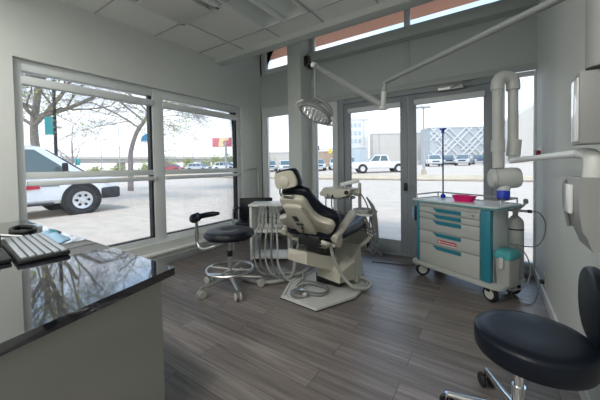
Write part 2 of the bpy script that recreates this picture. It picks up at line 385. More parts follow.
def window(name, label, axis, plane, u0, u1, z0, z1, muls, rails, fw=.07, dep=.09, m_='white_frame', shade=True, gask=None, extra=None, ftop=None):
    """axis 'x' -> runs along x at y=plane (outside is +y); 'y' -> runs along y at x=plane (outside is -x)"""
    W = thing(name, None, None, kind='structure'); W['label'] = label; W['category'] = 'window'
    sgn = 1 if axis == 'x' else -1
    def bb(B, ua, ub, da, db, za, zb, bev=0.004):
        if axis == 'x': B.bb((ua, plane + sgn * da, za), (ub, plane + sgn * db, zb), bev)
        else: B.bb((plane + sgn * da, ua, za), (plane + sgn * db, ub, zb), bev)
    ft = ftop or fw; B = MB(); bb(B, u0, u0 + fw, 0, dep, z0, z1); bb(B, u1 - fw, u1, 0, dep, z0, z1)
    eu = [u0 + fw] + [v for q in muls for v in q] + [u1 - fw]
    for k in range(0, len(eu), 2): bb(B, eu[k], eu[k + 1], .003, dep - .003, z0, z0 + fw); bb(B, eu[k], eu[k + 1], .003, dep - .003, z1 - ft, z1)
    for (a_, c_) in muls: bb(B, a_, c_, 0, dep, z0, z1)
    B.build('window_frame', m_, W)
    if rails:
        for (a_, c_) in rails:
            B = MB(); [bb(B, eu[k], eu[k + 1], .006, dep - .006, a_, c_) for k in range(0, len(eu), 2)]; B.build('transom', m_, W)
    ed = [u0 + fw] + [v for q in muls for v in q] + [u1 - fw]
    for k in range(0, len(ed), 2):
        B = MB(); bb(B, ed[k], ed[k + 1], dep * .55, dep * .55 + .008, z0 + fw, z1 - ft, 0); B.build('glass_pane', 'glass', W)
        if gask: B = MB(); bb(B, ed[k + 1] - gask, ed[k + 1], .03, dep - .01, z0 + fw, z1 - ft, 0); bb(B, ed[k], ed[k + 1] - gask, .035, dep - .01, z0 + fw, z0 + fw + .012, 0); B.build('gasket', 'gasket', W)
        if shade:
            zz = z1 - shade[0]
            B = MB(); bb(B, ed[k] - .01, ed[k + 1] + .01, -.02, .05, zz - shade[1], zz, .012); B.build('roller_shade_cassette', 'white_frame', W)
            if extra: 
                B = MB(); bb(B, ed[k] + .01, ed[k + 1] + .02, -.015, .03, extra[0], extra[1], .012); B.build('shade_bottom_bar', 'white_frame', W)
                B = MB(); e0 = ed[k + 1] + .025
                B.box((plane + .0, e0, (extra[0] + extra[1]) / 2), (.05, .04, .05), .01); B.build('end_cap', 'grey_plastic', W)
    return W
window('window_1', 'large white framed window with two tall panes in the left wall', 'y', XL - .06, WY0, WY1, WZ0, WZ1,
       [(2.24, 2.40)], [(1.31, 1.385)], fw=.075, dep=.12, shade=(.165, .09), gask=.03, extra=(1.235, 1.29), ftop=.11)
window('window_7', 'second white framed window in the left wall behind the camera', 'y', XL - .06, -3.2, -.75, WZ0, WZ1, [(-2.05, -1.9)], [(1.31, 1.385)], fw=.075, dep=.12, shade=None)  # unseen window, added to bring more side daylight into the room
window('window_2', 'narrow floor-length window between left corner and the column', 'x', YB, XL + .02, CX0 + .02, .26, 2.60, [], [], fw=.12, shade=(.09, .1), gask=.03)
window('window_3', 'narrow floor-length window between the column and the doors', 'x', YB, CX1 - .02, -2.21, .26, 2.56, [], [], fw=.10, shade=(.09, .1))
window('window_4', 'slim window strip between the doors and the right wall', 'x', YB, .10, XR + .03, .10, 2.52, [], [], fw=.05, shade=None)
window('window_5', 'small high window left of the column under the eave', 'x', YB, XL + .04, CX0 + .02, 3.27, ZH, [], [], fw=.10, shade=None, gask=.03)
window('window_6', 'long high clerestory window above the grey beam', 'x', YB + .01, CX1 - .02, XR + .02, 3.40, ZH, [(-1.09, -1.01)], [], fw=.07, shade=None)

def door(name, label, x0, x1, hinge_left):
    D = thing(name, None, None, kind='structure'); D['label'] = label; D['category'] = 'door'
    sw = .11; yb = YB + .01
    B = MB(); z1 = 2.44
    B.bb((x0, yb, .015), (x0 + sw, yb + .06, z1), .004); B.bb((x1 - sw, yb, .015), (x1, yb + .06, z1), .004)
    B.bb((x0 + sw, yb + .003, .015), (x1 - sw, yb + .057, .22), .004); B.bb((x0 + sw, yb + .003, z1 - .12), (x1 - sw, yb + .057, z1), .004)
    B.build('door_leaf_frame', 'grey_frame', D)
    B = MB(); B.bb((x0 + sw, yb + .025, .22), (x1 - sw, yb + .033, z1 - .12)); B.build('glass_pane', 'glass', D)
    B = MB(); B.bb((x0 + sw - .02, YB - .05, 2.27), (x1 - sw + .02, YB - .002, 2.35), .014); B.build('roller_shade_cassette', 'white_frame', D)
    return D
d1 = door('door_1', 'left leaf of the grey framed glass double door', -2.09, -1.045, True)
d2 = door('door_2', 'right leaf of the grey framed glass double door behind the cart', -1.035, .03, False)
B = MB(); B.bb((-1.10, YB - .02, 1.0), (-1.05, YB + .012, 1.12), .004); B.cyl((-1.075, YB - .03, 1.06), (-1.075, YB, 1.06), .016); B.build('door_lock', 'black', d1)
B = MB(); B.bb((-.62, YB - .06, 2.42), (-.30, YB + .01, 2.48), .01); B.build('door_closer', 'steel', d2)
B = MB(); B.tube([(-.46, YB - .05, 2.44), (-.30, YB - .22, 2.46), (-.22, YB - .04, 2.50)], .012); B.build('closer_arm', 'steel', d2)
B = MB(); B.bb((-2.20, YB - .01, 0), (-2.09, YB + .1, 2.56), .004); B.bb((.03, YB - .01, 0), (.11, YB + .1, 2.56), .004); B.bb((-2.09, YB - .006, 2.445), (.03, YB + .095, 2.555), .004); B.bb((-2.089, YB - .03, 0), (.029, YB + .1, .013), .003)
struct('trim_5', B, 'grey_frame', 'door frame', 'dark grey aluminium frame round the glass double door')

# eave outside the clerestory
B = MB(); B.bb((XL - 1.2, YB + .12, ZH - .03), (XR + 3, 5.36, ZH + .12)); struct('trim_6', B, 'brown', 'eave', 'terracotta coloured underside of the roof eave outside')

# ceiling fixtures
def flat_light(x0, y0, label, lit=False):
    t = thing('ceiling_light', label, 'ceiling light', (x0 + .36, y0 + .37, ZC))
    B = MB(); h = .055
    B.bb((x0 + .02, y0 + .02, ZC - h), (x0 + .70, y0 + .06, ZC)); B.bb((x0 + .02, y0 + .68, ZC - h), (x0 + .70, y0 + .72, ZC)); B.bb((x0 + .02, y0 + .02, ZC - h), (x0 + .06, y0 + .72, ZC)); B.bb((x0 + .66, y0 + .02, ZC - h), (x0 + .70, y0 + .72, ZC))
    B.build('frame', 'white', t)
    B = MB(); B.bb((x0 + .10, y0 + .10, ZC - .095), (x0 + .62, y0 + .64, ZC - .07), .006); B.build('diffuser', 'led' if lit else 'diffuser', t)
    B = MB(); B.bb((x0 + .18, y0 + .18, ZC - .07), (x0 + .54, y0 + .56, ZC)); B.build('housing', 'trough', t)
    return t
flat_light(-3.27, 1.53, 'square flat ceiling light panel nearest the left wall')
t = thing('ceiling_light', 'long ceiling light with two curved troughs beside the bulkhead', 'ceiling light', (-2.18, 2.27, ZC))
x0, x1, y0, y1 = -2.53, -1.83, 1.56, 2.99
B = MB(); B.bb((x0, y0, ZC - .015), (x1, y0 + .03, ZC + .012)); B.bb((x0, y1 - .03, ZC - .015), (x1, y1, ZC + .012)); B.bb((x0, y0, ZC - .015), (x0 + .025, y1, ZC + .012)); B.bb((x1 - .025, y0, ZC - .015), (x1, y1, ZC + .012)); B.build('frame', 'white', t)
for k in (0, 1):
    B = MB(); xa = x0 + .03 + k * .35; rings = []
    for yy, dz in ((y0 + .03, .0), (y0 + .10, .10), (y1 - .10, .10), (y1 - .03, .0)):
        rings.append([(xa + .29 * i / 10, yy, ZC + .001 + dz * math.sin(PI * i / 10) ** .8) for i in range(11)])
    B.rings(rings, False, False, False); B.build('trough', 'trough', t, recalc=False)
B = MB(); B.bb((x0 + .325, y0 + .03, ZC - .05), (x0 + .375, y1 - .03, ZC + .01), .01); B.build('centre_ridge', 'white', t)
for i, (lx, ly) in enumerate([(-3.27, -.69), (-1.09, -.69), (-3.27, -2.17), (-1.09, -2.17)]):  # unseen fixtures with area lamps, added to brighten the room
    flat_light(lx, ly, 'lit square ceiling light behind the camera, ' + ['front left', 'front right', 'rear left', 'rear right'][i], True)
    ld = bpy.data.lights.new('ceiling_lamp', 'AREA'); ld.shape = 'SQUARE'; ld.size = .48 * S; ld.energy = FILL_W; ld.color = (1, .965, .91)
    lo_ = bpy.data.objects.new('ceiling_lamp', ld); C.objects.link(lo_); lo_.location = Vector((lx + .36, ly + .37, ZC - .11)) * S

# ================================================================== DESK WITH GRANITE TOP
t = thing('reception_desk', 'warm grey desk end with polished black granite top under the left window', 'desk', (-2.5, .2, 0))
B = MB(); B.prism([(XL + .005, .84), (-1.33, .83), (-1.12, -.1), (-1.02, -.55), (XL + .005, -.55)], .862, .90); B.build('granite_top', 'granite', t)
B = MB(); B.prism([(XL + .01, .80), (-1.385, .79), (-1.18, -.1), (-1.08, -.52), (XL + .01, -.52)], 0, .862); B.build('desk_body', 'cabinet', t)
B = MB(); B.bb((XL + .03, .80, 0), (-1.45, .81, .09)); B.build('toe_kick', 'baseboard', t)

# keyboard, laptop, mouse, mask, cable on the desk
KZ = .90
def quadpt(q, u, v):  # q: 4 corners a(0,0) b(1,0) c(1,1) d(0,1)
    a, b_, c, d = [Vector(p) for p in q]
    return (a * (1 - u) + b_ * u) * (1 - v) + (d * (1 - u) + c * u) * v
t = thing('keyboard', 'black computer keyboard with pale keys lying on the granite desk top', 'keyboard', (-2.44, .55, KZ), math.radians(-5))
B = MB(); B.box((0, 0, .016), (.74, .225, .022), .006); B.build('keyboard_base', 'black', t, world=False)
B = MB()
B.box((0, -.104, .022), (.72, .014, .018), .004); B.build('front_lip', 'black', t, world=False)
for r in range(6):
    y = .088 - r * .0345; xk = -.355
    ws = [1.0] * 15 if r < 5 else [1.3, 1.3, 1.3, 6, 1.3, 1.3, 1.3, 1.2]
    tot = sum(ws); wd = .71 / tot
    B = MB()
    for w_ in ws:
        B.box((xk + w_ * wd / 2, y, .031), (w_ * wd - .005, .026, .012), .003, seg=1); xk += w_ * wd
    o = B.build('key_row', 'key', t, world=False)
t = thing('laptop', 'black laptop standing half open at the left end of the granite desk top', 'laptop', (-2.36, .105, KZ), math.radians(86))
B = MB(); B.box((0, 0, .014), (.62, .34, .022), .006); B.build('laptop_base', 'black', t, world=False)
B = MB(); B.box((0, -.09, .027), (.22, .12, .003), .001); B.build('touchpad', 'baseboard', t, world=False)
R_ = Matrix.Rotation(math.radians(-52), 3, 'X')
B = MB(); B.box((0, .17 + .14, .025 + .11), (.62, .018, .34), .006, rot=R_); B.build('laptop_screen', 'black', t, world=False)
B = MB(); B.tube([(p[0], p[1], KZ + .012) for p in [(-3.45, .70), (-3.30, .76), (-3.12, .70), (-3.16, .62), (-3.35, .62)]], .014, 8, 6, loop=True)
tag(B.build('cable', 'black'), 'coiled black cable on the granite behind the laptop', 'cable')
B = MB(); B.tube([(p[0], p[1], KZ + .008) for p in [(-3.25, .50), (-3.05, .56), (-2.93, .60), (-2.86, .54), (-2.95, .48)]], .008, 8, 6)
tag(B.build('charging_cable', 'white'), 'white charging cable curled beside the laptop', 'cable')
B = MB(); rings = []
for i in range(9):
    u_ = i / 8; yy = .675 + .10 * u_
    rings.append([(-2.98 + .50 * v_ / 10 + .03 * math.sin(5 * u_), yy + .01 * math.sin(v_), KZ + .004 + .045 * math.sin(PI * u_) * (.6 + .4 * math.sin(v_ * 1.3)) * math.sin(PI * v_ / 10) ** .5) for v_ in range(11)])
B.rings(rings, False, False, False); o = B.build('face_mask', 'paleblue'); md = o.modifiers.new('s', 'SOLIDIFY'); md.thickness = .003
tag(o, 'pale blue face mask crumpled behind the keyboard', 'mask')

# ================================================================== OPERATOR STOOLS
def casters(t, n, R, a0, hub_z, arm_m, wheel_r=.045, foot=None, hz=.11, wmat='black', skip=()):
    for k in range(n):
        a = a0 + 2 * PI * k / n; c, s_ = math.cos(a), math.sin(a)
        B = MB(); B.tube([(c * .03, s_ * .03, hub_z), (c * R * .5, s_ * R * .5, hub_z - .015), (c * R, s_ * R, hz)], [.026, .021, .015], 10, 4)
        B.cyl((c * R, s_ * R, hz + .008), (c * R, s_ * R, wheel_r * 1.5), .011)
        leg = B.build('base_leg', arm_m, t, world=False)
        B = MB(); tx, ty = -s_, c
        for sg in (-1, 1):
            p = Vector((c * R + tx * .016 * sg, s_ * R + ty * .016 * sg, wheel_r)); ax = Vector((tx, ty, 0)) * sg
            B.lathe([(0, 0), (wheel_r * .9, 0), (wheel_r, .005), (wheel_r, .014), (wheel_r * .85, .02), (wheel_r * .3, .02), (0, .02)], p, 16, ax)
        B.box((c * R, s_ * R, wheel_r * 1.35), (.03, .03, .02), .006)
        cs = B.build('caster', wmat, t, world=False)
# left stool with torso bar
t = thing('operator_stool', 'black round padded stool with curved arm bar and foot ring near the dental chair', 'stool', (-2.5, 2.25, 0))
B = MB(); B.lathe([(0, .585), (.20, .585), (.262, .60), (.285, .63), (.28, .66), (.255, .685), (.18, .692), (.08, .682), (0, .678)], seg=40); B.build('seat', 'black_vinyl', t, world=False)
B = MB(); B.cyl((0, 0, .12), (0, 0, .36), .026); B.cyl((0, 0, .36), (0, 0, .46), .022, .018); B.cyl((0, 0, .46), (0, 0, .575), .014); B.box((0, 0, .575), (.16, .16, .02), .005); B.build('column', 'steel', t, world=False)
B = MB(); B.cyl((0, 0, .38), (0, 0, .445), .03); B.build('gas_lift_collar', 'black', t, world=False)
B = MB(); B.tube([(.262 * math.cos(a), .262 * math.sin(a), .235) for a in [2 * PI * k / 40 for k in range(40)]], .014, 8, loop=True)
for a in (.35, .35 + PI): B.tube([(0, 0, .225), (.262 * math.cos(a), .262 * math.sin(a), .235)], .012, 6)
for a in (.35 + PI / 2, .35 + 1.5 * PI): B.tube([(0, 0, .225), (.262 * math.cos(a), .262 * math.sin(a), .235)], .012, 6)
B.build('foot_ring', 'steel', t, world=False)
casters(t, 5, .35, math.radians(-102), .145, 'steel', .045, wmat='hose_light')
B = MB(); B.tube([(.0, -.05, .57), (-.12, -.16, .50), (-.23, -.20, .475), (-.315, -.20, .53), (-.325, -.20, .62), (-.325, -.20, .80)], .018, 10, 5)
B.cyl((-.325, -.20, .58), (-.325, -.20, .68), .024); B.build('arm_post', 'steel', t, world=False)
B = MB(); pts = [(-.27, -.27, .825), (-.33, -.22, .825), (-.345, -.14, .83), (-.31, -.03, .84), (-.22, .05, .85)]
cp = catmull([Vector(p) for p in pts], 5); n_ = len(cp); rr = [.044 * min(1, .5 + 3.6 * min(i, n_ - 1 - i) / n_) * (1.2 if i < n_ * .45 else .74) for i in range(n_)]
B.tube(cp, rr, 14); B.build('arm_pad', 'black_vinyl', t, world=False)

# right stool in the foreground
t = thing('clinic_stool', 'large black padded stool on a chrome star base at the lower right', 'stool', (.12, 1.80, 0))
sx_, sy_ = .047, -.045
B = MB(); B.lathe([(0, .462), (.20, .462), (.232, .468), (.240, .485), (.243, .545), (.238, .562), (.225, .572), (.18, .577), (.08, .573), (0, .571)], (sx_, sy_, 0), seg=64); B.build('seat', 'black_vinyl', t, world=False)
B = MB(); B.lathe([(.2385, .554), (.2415, .558), (.2365, .564)], (sx_, sy_, 0), seg=64); B.build('seat_piping', 'black_vinyl', t, world=False)
B = MB(); B.cyl((0, 0, .06), (0, 0, .26), .030); B.cyl((0, 0, .26), (0, 0, .45), .022); B.box((sx_ * .5, sy_ * .5, .443), (.2, .18, .018), .004); B.build('column', 'chrome', t, world=False)
casters(t, 5, .325, math.radians(116), .125, 'chrome', .042, hz=.105)
B = MB(); B.prof(ell(.195, .175, 40, 2.3), (.262, .065, .72), (0, 1, 0), (0, 0, 1), (1, 0, 0), 0, .055, .10); B.build('backrest', 'black_vinyl', t, world=False)
B = MB(); B.tube([(.06, -.02, .435), (.24, -.01, .43), (.305, .02, .46), (.318, .05, .56), (.312, .06, .70)], .010, 10, 5); B.build('back_bracket', 'chrome', t, world=False)

# ================================================================== DENTAL CHAIR
CXc = -1.6
t = thing('dental_chair', 'cream and black dental chair seen from behind in the middle of the room', 'dental chair', (CXc, 2.85, 0))
B = MB(); poly = [(-1.84, 2.34), (-1.38, 2.30), (-1.17, 2.74), (-1.17, 3.14), (-1.32, 3.34), (-1.92, 3.34), (-2.0, 2.72)]
cx_ = sum(p[0] for p in poly) / 7; cy_ = sum(p[1] for p in poly) / 7
def sc_poly(k): return [(cx_ + (x - cx_) * k, cy_ + (y - cy_) * k) for x, y in poly]
B.rings([[(x, y, z) for x, y in sc_poly(k)] for k, z in ((1, 0), (1, .028), (.985, .04), (.93, .04), (.92, .028), (.4, .028))]); B.build('base_plate', 'plate', t)
B = MB(); B.rings([[(x, y, z) for x, y in sc_poly(k)] for k, z in ((1.004, .004), (1.012, .012), (1.004, .02))], False, False); B.build('base_edge_strip', 'gasket', t)
# motor housing
B = MB()
B.rings([[(-1.66, 2.80, .14), (-1.34, 2.72, .14), (-1.29, 3.02, .10), (-1.68, 3.14, .10)], [(-1.65, 2.80, .27), (-1.33, 2.72, .25), (-1.28, 3.02, .31), (-1.67, 3.14, .36)], [(-1.62, 2.83, .31), (-1.36, 2.76, .285), (-1.31, 3.01, .335), (-1.64, 3.11, .385)]])
B.build('lift_housing', 'cream', t)
B = MB(); B.rings([[(-1.62, 3.06, .06), (-1.27, 3.04, .06), (-1.29, 3.30, .06), (-1.62, 3.32, .06)], [(-1.60, 3.06, .34), (-1.30, 3.04, .34), (-1.33, 3.28, .43), (-1.6, 3.30, .43)]]); B.build('front_housing', 'cream', t)
B = MB(); B.bb((-1.72, 2.86, .03), (-1.40, 3.2, .15), .02); B.build('base_motor', 'black', t)
B = MB(); B.rings([[(-1.80, 2.42, .42), (-1.70, 2.39, .42), (-1.70, 2.39, .49), (-1.80, 2.42, .49)], [(-1.80, 2.46, .39), (-1.56, 2.43, .39), (-1.56, 2.43, .52), (-1.80, 2.46, .52)], [(-1.72, 2.84, .24), (-1.42, 2.82, .22), (-1.42, 2.82, .38), (-1.72, 2.84, .40)]]); B.build('lift_arm', 'cream', t)
B = MB(); B.rings([[(-1.72, 2.62, .53), (-1.44, 2.60, .53), (-1.42, 3.10, .53), (-1.74, 3.10, .53)], [(-1.84, 2.52, .60), (-1.36, 2.50, .60), (-1.36, 3.3, .62), (-1.85, 3.3, .62)]]); B.build('seat_pan', 'cream', t)
B = MB(); B.bb((-1.70, 2.62, .38), (-1.50, 2.95, .53), .02); B.build('pivot_block', 'black', t)
def pad(B, outline, z0, z1, f=None, k=.07):
    cx = sum(p[0] for p in outline) / len(outline); cy = sum(p[1] for p in outline) / len(outline); rs = []
    for kk, tt in ((k, 0), (k * .3, .15), (0, .4), (0, .6), (k * .3, .88), (k, .98), (.5, 1.0)):
        rs.append([(cx + (x - cx) * (1 - kk), cy + (y - cy) * (1 - kk), z0 + (z1 - z0) * tt + (f(y) if f else 0)) for x, y in outline])
    return B.rings(rs)
seatf = lambda y: .02 + max(0, (y - 3.2)) * .08 + max(0, 2.75 - y) * .15
B = MB(); pad(B, spline2([(-1.90, 2.55), (-1.6, 2.50), (-1.30, 2.55), (-1.28, 2.95), (-1.32, 3.42), (-1.6, 3.46), (-1.88, 3.42), (-1.92, 2.95)]), .60, .72, seatf); B.build('seat_cushion', 'black_vinyl', t)
B = MB(); legf = lambda y: .02 - (y - 3.42) * .95
pad(B, spline2([(-1.86, 3.44), (-1.6, 3.42), (-1.34, 3.44), (-1.36, 3.62), (-1.42, 3.82), (-1.6, 3.84), (-1.78, 3.82), (-1.84, 3.62)]), .60, .69, legf); B.build('leg_cushion', 'black_vinyl', t)
B = MB(); pad(B, spline2([(-1.84, 3.44), (-1.6, 3.42), (-1.36, 3.44), (-1.38, 3.62), (-1.45, 3.79), (-1.6, 3.81), (-1.75, 3.79), (-1.82, 3.62)]), .54, .605, legf); B.build('leg_shell', 'cream', t)
# backrest : plane frame
BO = Vector((CXc + .02, 2.57, .665)); BU = Vector((0, -.40, .44)).normalized(); BR = Vector((1, 0, 0)); BN = BR.cross(BU)  # points forward/up?
if BN.y < 0: BN = -BN
half = [(.17, 0), (.27, .04), (.335, .13), (.355, .22), (.33, .28), (.26, .33), (.215, .40), (.185, .52), (.165, .60), (.09, .635)]
outl = [(x, y) for x, y in half] + [(0, .64)] + [(-x, y) for x, y in half[::-1]] + [(0, -.01)]
outl = spline2(outl, 3)
B = MB(); B.prof(outl, BO, BR, BU, BN, .055, .145, .10); B.build('back_cushion', 'black_vinyl', t)
halfs = [(.14, .03), (.22, .05), (.305, .14), (.33, .20), (.31, .245), (.225, .275), (.175, .33), (.155, .42), (.145, .54), (.11, .585)]
outs = spline2([(x, y) for x, y in halfs] + [(0, .59)] + [(-x, y) for x, y in halfs[::-1]] + [(0, .03)], 3)
B = MB(); B.prof(outs, BO, BR, BU, BN, -.012, .06, .07); B.build('back_shell', 'cream', t)
o2 = [(-.10, .08), (.10, .08), (.125, .14), (.105, .50), (.07, .52), (-.07, .52), (-.105, .50), (-.125, .14)]
B = MB(); B.prof(o2, BO, BR, BU, BN, -.05, 0, .10); B.build('back_cover', 'cream', t)
def onb(u, v, wv=0): return BO + BR * u + BU * v + BN * wv
Rb = Matrix((BR, BU, BN)).transposed()
B = MB(); B.box(onb(-.02, .345, -.054), (.055, .075, .02), .01, rot=Rb); B.box(onb(-.01, .255, -.054), (.085, .03, .02), .012, rot=Rb); B.cyl(onb(-.005, .20, -.03), onb(-.005, .20, -.065), .014); B.build('release_lever', 'black', t)
B = MB(); B.tube([onb(-.005, .20, -.06), onb(-.01, .12, -.075), onb(-.02, .02, -.05), (-1.62, 2.56, .55)], .006, 8, 5); B.build('back_cable', 'black', t)
B = MB(); B.bb((-1.72, 2.50, .56), (-1.45, 2.66, .68), .02); B.build('back_hinge', 'black', t)
B = MB(); B.tube([(-1.50, 2.52, .64), (-1.42, 2.58, .60), (-1.36, 2.66, .56)], .02, 10, 4); B.build('hinge_link', 'white', t)
# headrest
HO = Vector((CXc + .025, 2.145, 1.185)); HU = Vector((-.14, -.12, .98)).normalized(); HR = Vector((.95, .25, .16)); HR = (HR - HU * HR.dot(HU)).normalized(); HN = HR.cross(HU)
if HN.y < 0: HN = -HN
hs = spline2([(.09, 0), (.128, .04), (.118, .13), (.075, .185), (-.085, .185), (-.115, .15), (-.128, .06), (-.085, 0)], 3)
B = MB(); B.prof(hs, HO, HR, HU, HN, .015, .10, .10); B.build('headrest_cushion', 'black_vinyl', t)
B = MB(); B.prof([(x * .86 - .008, .088 + (y - .088) * .85) for x, y in hs], HO, HR, HU, HN, -.012, .03, .09); B.build('headrest_shell', 'cream', t)
B = MB(); B.lathe([(0, 0), (.045, 0), (.05, -.012), (.03, -.02), (0, -.02)], HO + HU * .08 + HN * -.01 - HR * .02, 20, HN); B.build('headrest_knob', 'cream', t)
B = MB(); B.tube([onb(-.05, .56, .03), onb(-.06, .63, .0), HO + HR * -.07 + HU * -.02 + HN * .0, HO + HR * -.06 + HU * .04 + HN * .02], .012, 10, 5); B.build('headrest_bar', 'chrome', t)
B = MB(); B.box(onb(-.01, .60, .01), (.12, .05, .03), .01, rot=Rb); B.build('headrest_socket', 'steel', t)
# armrests
for sx, nm in ((1, 'armrest'), (-1, 'armrest')):
    X_ = CXc + sx * .315
    B = MB(); B.tube([(X_, 2.50, .67), (X_ + sx * .01, 2.64, .74), (X_ + sx * .01, 2.80, .81), (X_, 2.96, .86)], [.035, .045], 12, 6)
    ar = B.build(nm, 'cream' if sx > 0 else 'cream', t)
    B = MB(); B.tube([(X_ - sx * .04, 2.68, .58), (X_, 2.60, .64), (X_, 2.60, .70)], .04, 12); B.build('armrest_support', 'cream', ar)
B = MB(); B.tube([(-1.38, 2.60, .60), (-1.37, 2.66, .42), (-1.31, 2.74, .22), (-1.22, 2.80, .11), (-1.13, 2.92, .06), (-1.12, 3.06, .06), (-1.20, 3.14, .07), (-1.30, 3.16, .08)], .018, 12, 6); B.build('supply_hose', 'hose_light', t)

# foot control and coiled cable on the base plate
t = thing('foot_control', 'small silver foot pedal lying on the dental chair base plate', 'foot pedal', (-1.70, 2.47, .04))
B = MB(); B.lathe([(0, 0), (.085, 0), (.09, .012), (.085, .03), (.05, .05), (0, .055)], seg=28); B.build('pedal_disc', 'steel', t, world=False)
B = MB(); B.box((.07, -.01, .022), (.08, .05, .03), .01); B.build('pedal_housing', 'plate', t, world=False)
for k, (dx, dy, rx, ry) in enumerate([(0, 0, .17, .12), (.02, .01, .14, .10), (-.01, .015, .185, .13)]):
    B = MB(); B.tube([(-1.62 + dx + rx * math.cos(a), 2.63 + dy + ry * math.sin(a), .048 + .012 * k + .004 * math.sin(3 * a)) for a in [2 * PI * j / 28 for j in range(28)]], .008, 8, loop=True)
    if k == 0: B.tube([(-1.62, 2.52, .05), (-1.58, 2.47, .06), (-1.63, 2.45, .06)], .008, 8, 4)
    o = B.build('cable_coil', 'hose'); tag(o, 'grey foot pedal cable, %s loop of the coil on the base plate' % ['lowest and middle-sized', 'small inner', 'wide top'][k], 'cable')

# ================================================================== DELIVERY UNIT
t = thing('delivery_unit', 'cream dental instrument console with handle and hanging hoses over the chair foot end', 'instrument console', (-1.35, 3.75, 0))
B = MB()
B.rings([[(-1.98, 3.46, .985), (-1.66, 3.40, .975), (-1.62, 3.72, .975), (-1.94, 3.78, .985)], [(-1.99, 3.45, 1.02), (-1.53, 3.38, 1.01), (-1.50, 3.72, 1.01), (-1.96, 3.80, 1.02)], [(-1.93, 3.47, 1.10), (-1.50, 3.40, 1.09), (-1.48, 3.70, 1.09), (-1.91, 3.76, 1.10)]]); B.build('console_body', 'cream', t)
B = MB(); B.bb((-1.90, 3.42, .95), (-1.52, 3.62, .985), .01); B.build('instrument_rail', 'hose', t)
B = MB(); B.cyl((-1.55, 3.39, 1.05), (-1.545, 3.36, 1.05), .026); B.build('arm_joint', 'black', t)
B = MB(); B.tube([(-1.54, 3.52, 1.05), (-1.50, 3.56, 1.04), (-1.45, 3.58, 1.03)], .045, 12, 3); B.build('side_bracket', 'cream', t)
B = MB(); B.bb((-1.475, 3.57, .77), (-1.43, 3.615, 1.17), .02); B.build('upright', 'hose_light', t)
B = MB(); B.box((-1.60, 3.60, 1.165), (.26, .06, .05), .012, rot=Matrix.Rotation(math.radians(-14), 3, 'Y') @ Matrix.Rotation(math.radians(8), 3, 'Z')); B.build('grab_handle', 'white', t)
B = MB(); B.cyl((-1.66, 3.58, 1.08), (-1.66, 3.59, 1.15), .012); B.build('handle_stem', 'steel', t)
for k in range(5):
    B = MB(); x = -1.86 + .085 * k
    B.tube([(x, 3.40, .97), (x + .01, 3.43, 1.01), (x + .02, 3.5, 1.03)], [.012, .016, .012], 8, 3); h = B.build('handpiece', 'black' if k % 2 else 'steel', t)
    B = MB(); B.tube([(x, 3.40, .97), (x + .03, 3.37, .84 - .01 * k), (x * .5 - .73, 3.40, .78 - .01 * k), (-1.33 + .02 * k, 3.46, .62 - .05 * k), (-1.28 + .02 * k, 3.56, .58 - .04 * k), (-1.29 + .01 * k, 3.62, .80), (-1.36, 3.60, .98)], .009, 8, 5); B.build('instrument_hose', 'hose', t)
B = MB(); B.tube([(-1.42, 3.56, 1.02), (-1.34, 3.56, .88), (-1.30, 3.62, .62), (-1.22, 3.60, .36), (-1.26, 3.54, .26), (-1.28, 3.50, .34), (-1.30, 3.54, .60), (-1.31, 3.58, .80)], .009, 8, 6); B.build('instrument_hose', 'hose', t)
B = MB(); B.tube([(-1.34, 3.70, .80), (-1.30, 3.66, .5), (-1.24, 3.62, .30), (-1.18, 3.66, .22)], .009, 8, 6); B.build('instrument_hose', 'hose', t)
B = MB(); B.tube([(-1.45, 3.60, .80), (-1.40, 3.62, .70), (-1.28, 3.50, .50), (-1.34, 3.26, .40)], .026, 12, 5); B.build('support_arm', 'cream', t)
B = MB(); B.bb((-1.56, 3.50, .735), (-1.28, 3.78, .755), .008); B.build('tray', 'white', t)
B = MB(); B.lathe([(0, 0), (.10, 0), (.13, .03), (.133, .055), (.123, .055), (.09, .02), (0, .015)], (-1.44, 3.66, .755), 24); B.build('bowl', 'bin', t)
B = MB(); B.tube([(-1.31, 3.66, .75), (-1.30, 3.66, .79), (-1.27, 3.66, .80), (-1.24, 3.66, .78)], .014, 8, 4); B.build('spout', 'steel', t)

# ================================================================== ASSISTANT SIDE: white cabinet, hoses, black chair, thin stand
t = thing('white_cabinet', 'white open-fronted table cabinet left of the dental chair', 'cabinet', (-2.79, 3.363, 0), math.radians(30))
B = MB(); B.box((0, 0, .835), (.62, .42, .03), .006); B.build('table_top', 'white', t, world=False)
for sx in (-1, 1):
    B = MB(); B.box((sx * .28, 0, .42), (.035, .38, .80), .004); B.build('side_panel', 'white', t, world=False)
B = MB(); B.box((0, .18, .62), (.525, .02, .40), .004); B.build('back_panel', 'white', t, world=False)
B = MB(); B.box((0, 0, .06), (.525, .38, .03), .004); B.build('bottom_shelf', 'white', t, world=False)
B = MB(); B.box((0, 0, .44), (.525, .36, .02), .004); B.build('middle_shelf', 'white', t, world=False)
for k, (z, l) in enumerate(((.463, 'lowest'), (.491, 'middle'), (.519, 'topmost'))):
    B = MB(); B.box((-2.77 + .01 * k, 3.36, z + .0), (.34, .24, .026), .004, rot=Matrix.Rotation(math.radians(30 - 3 * k), 3, 'Z')); tag(B.build('instrument_tray', 'steel' if k % 2 else 'xray'), '%s of the flat trays stacked on the middle shelf of the white cabinet' % l, 'tray', 'trays in the white cabinet')

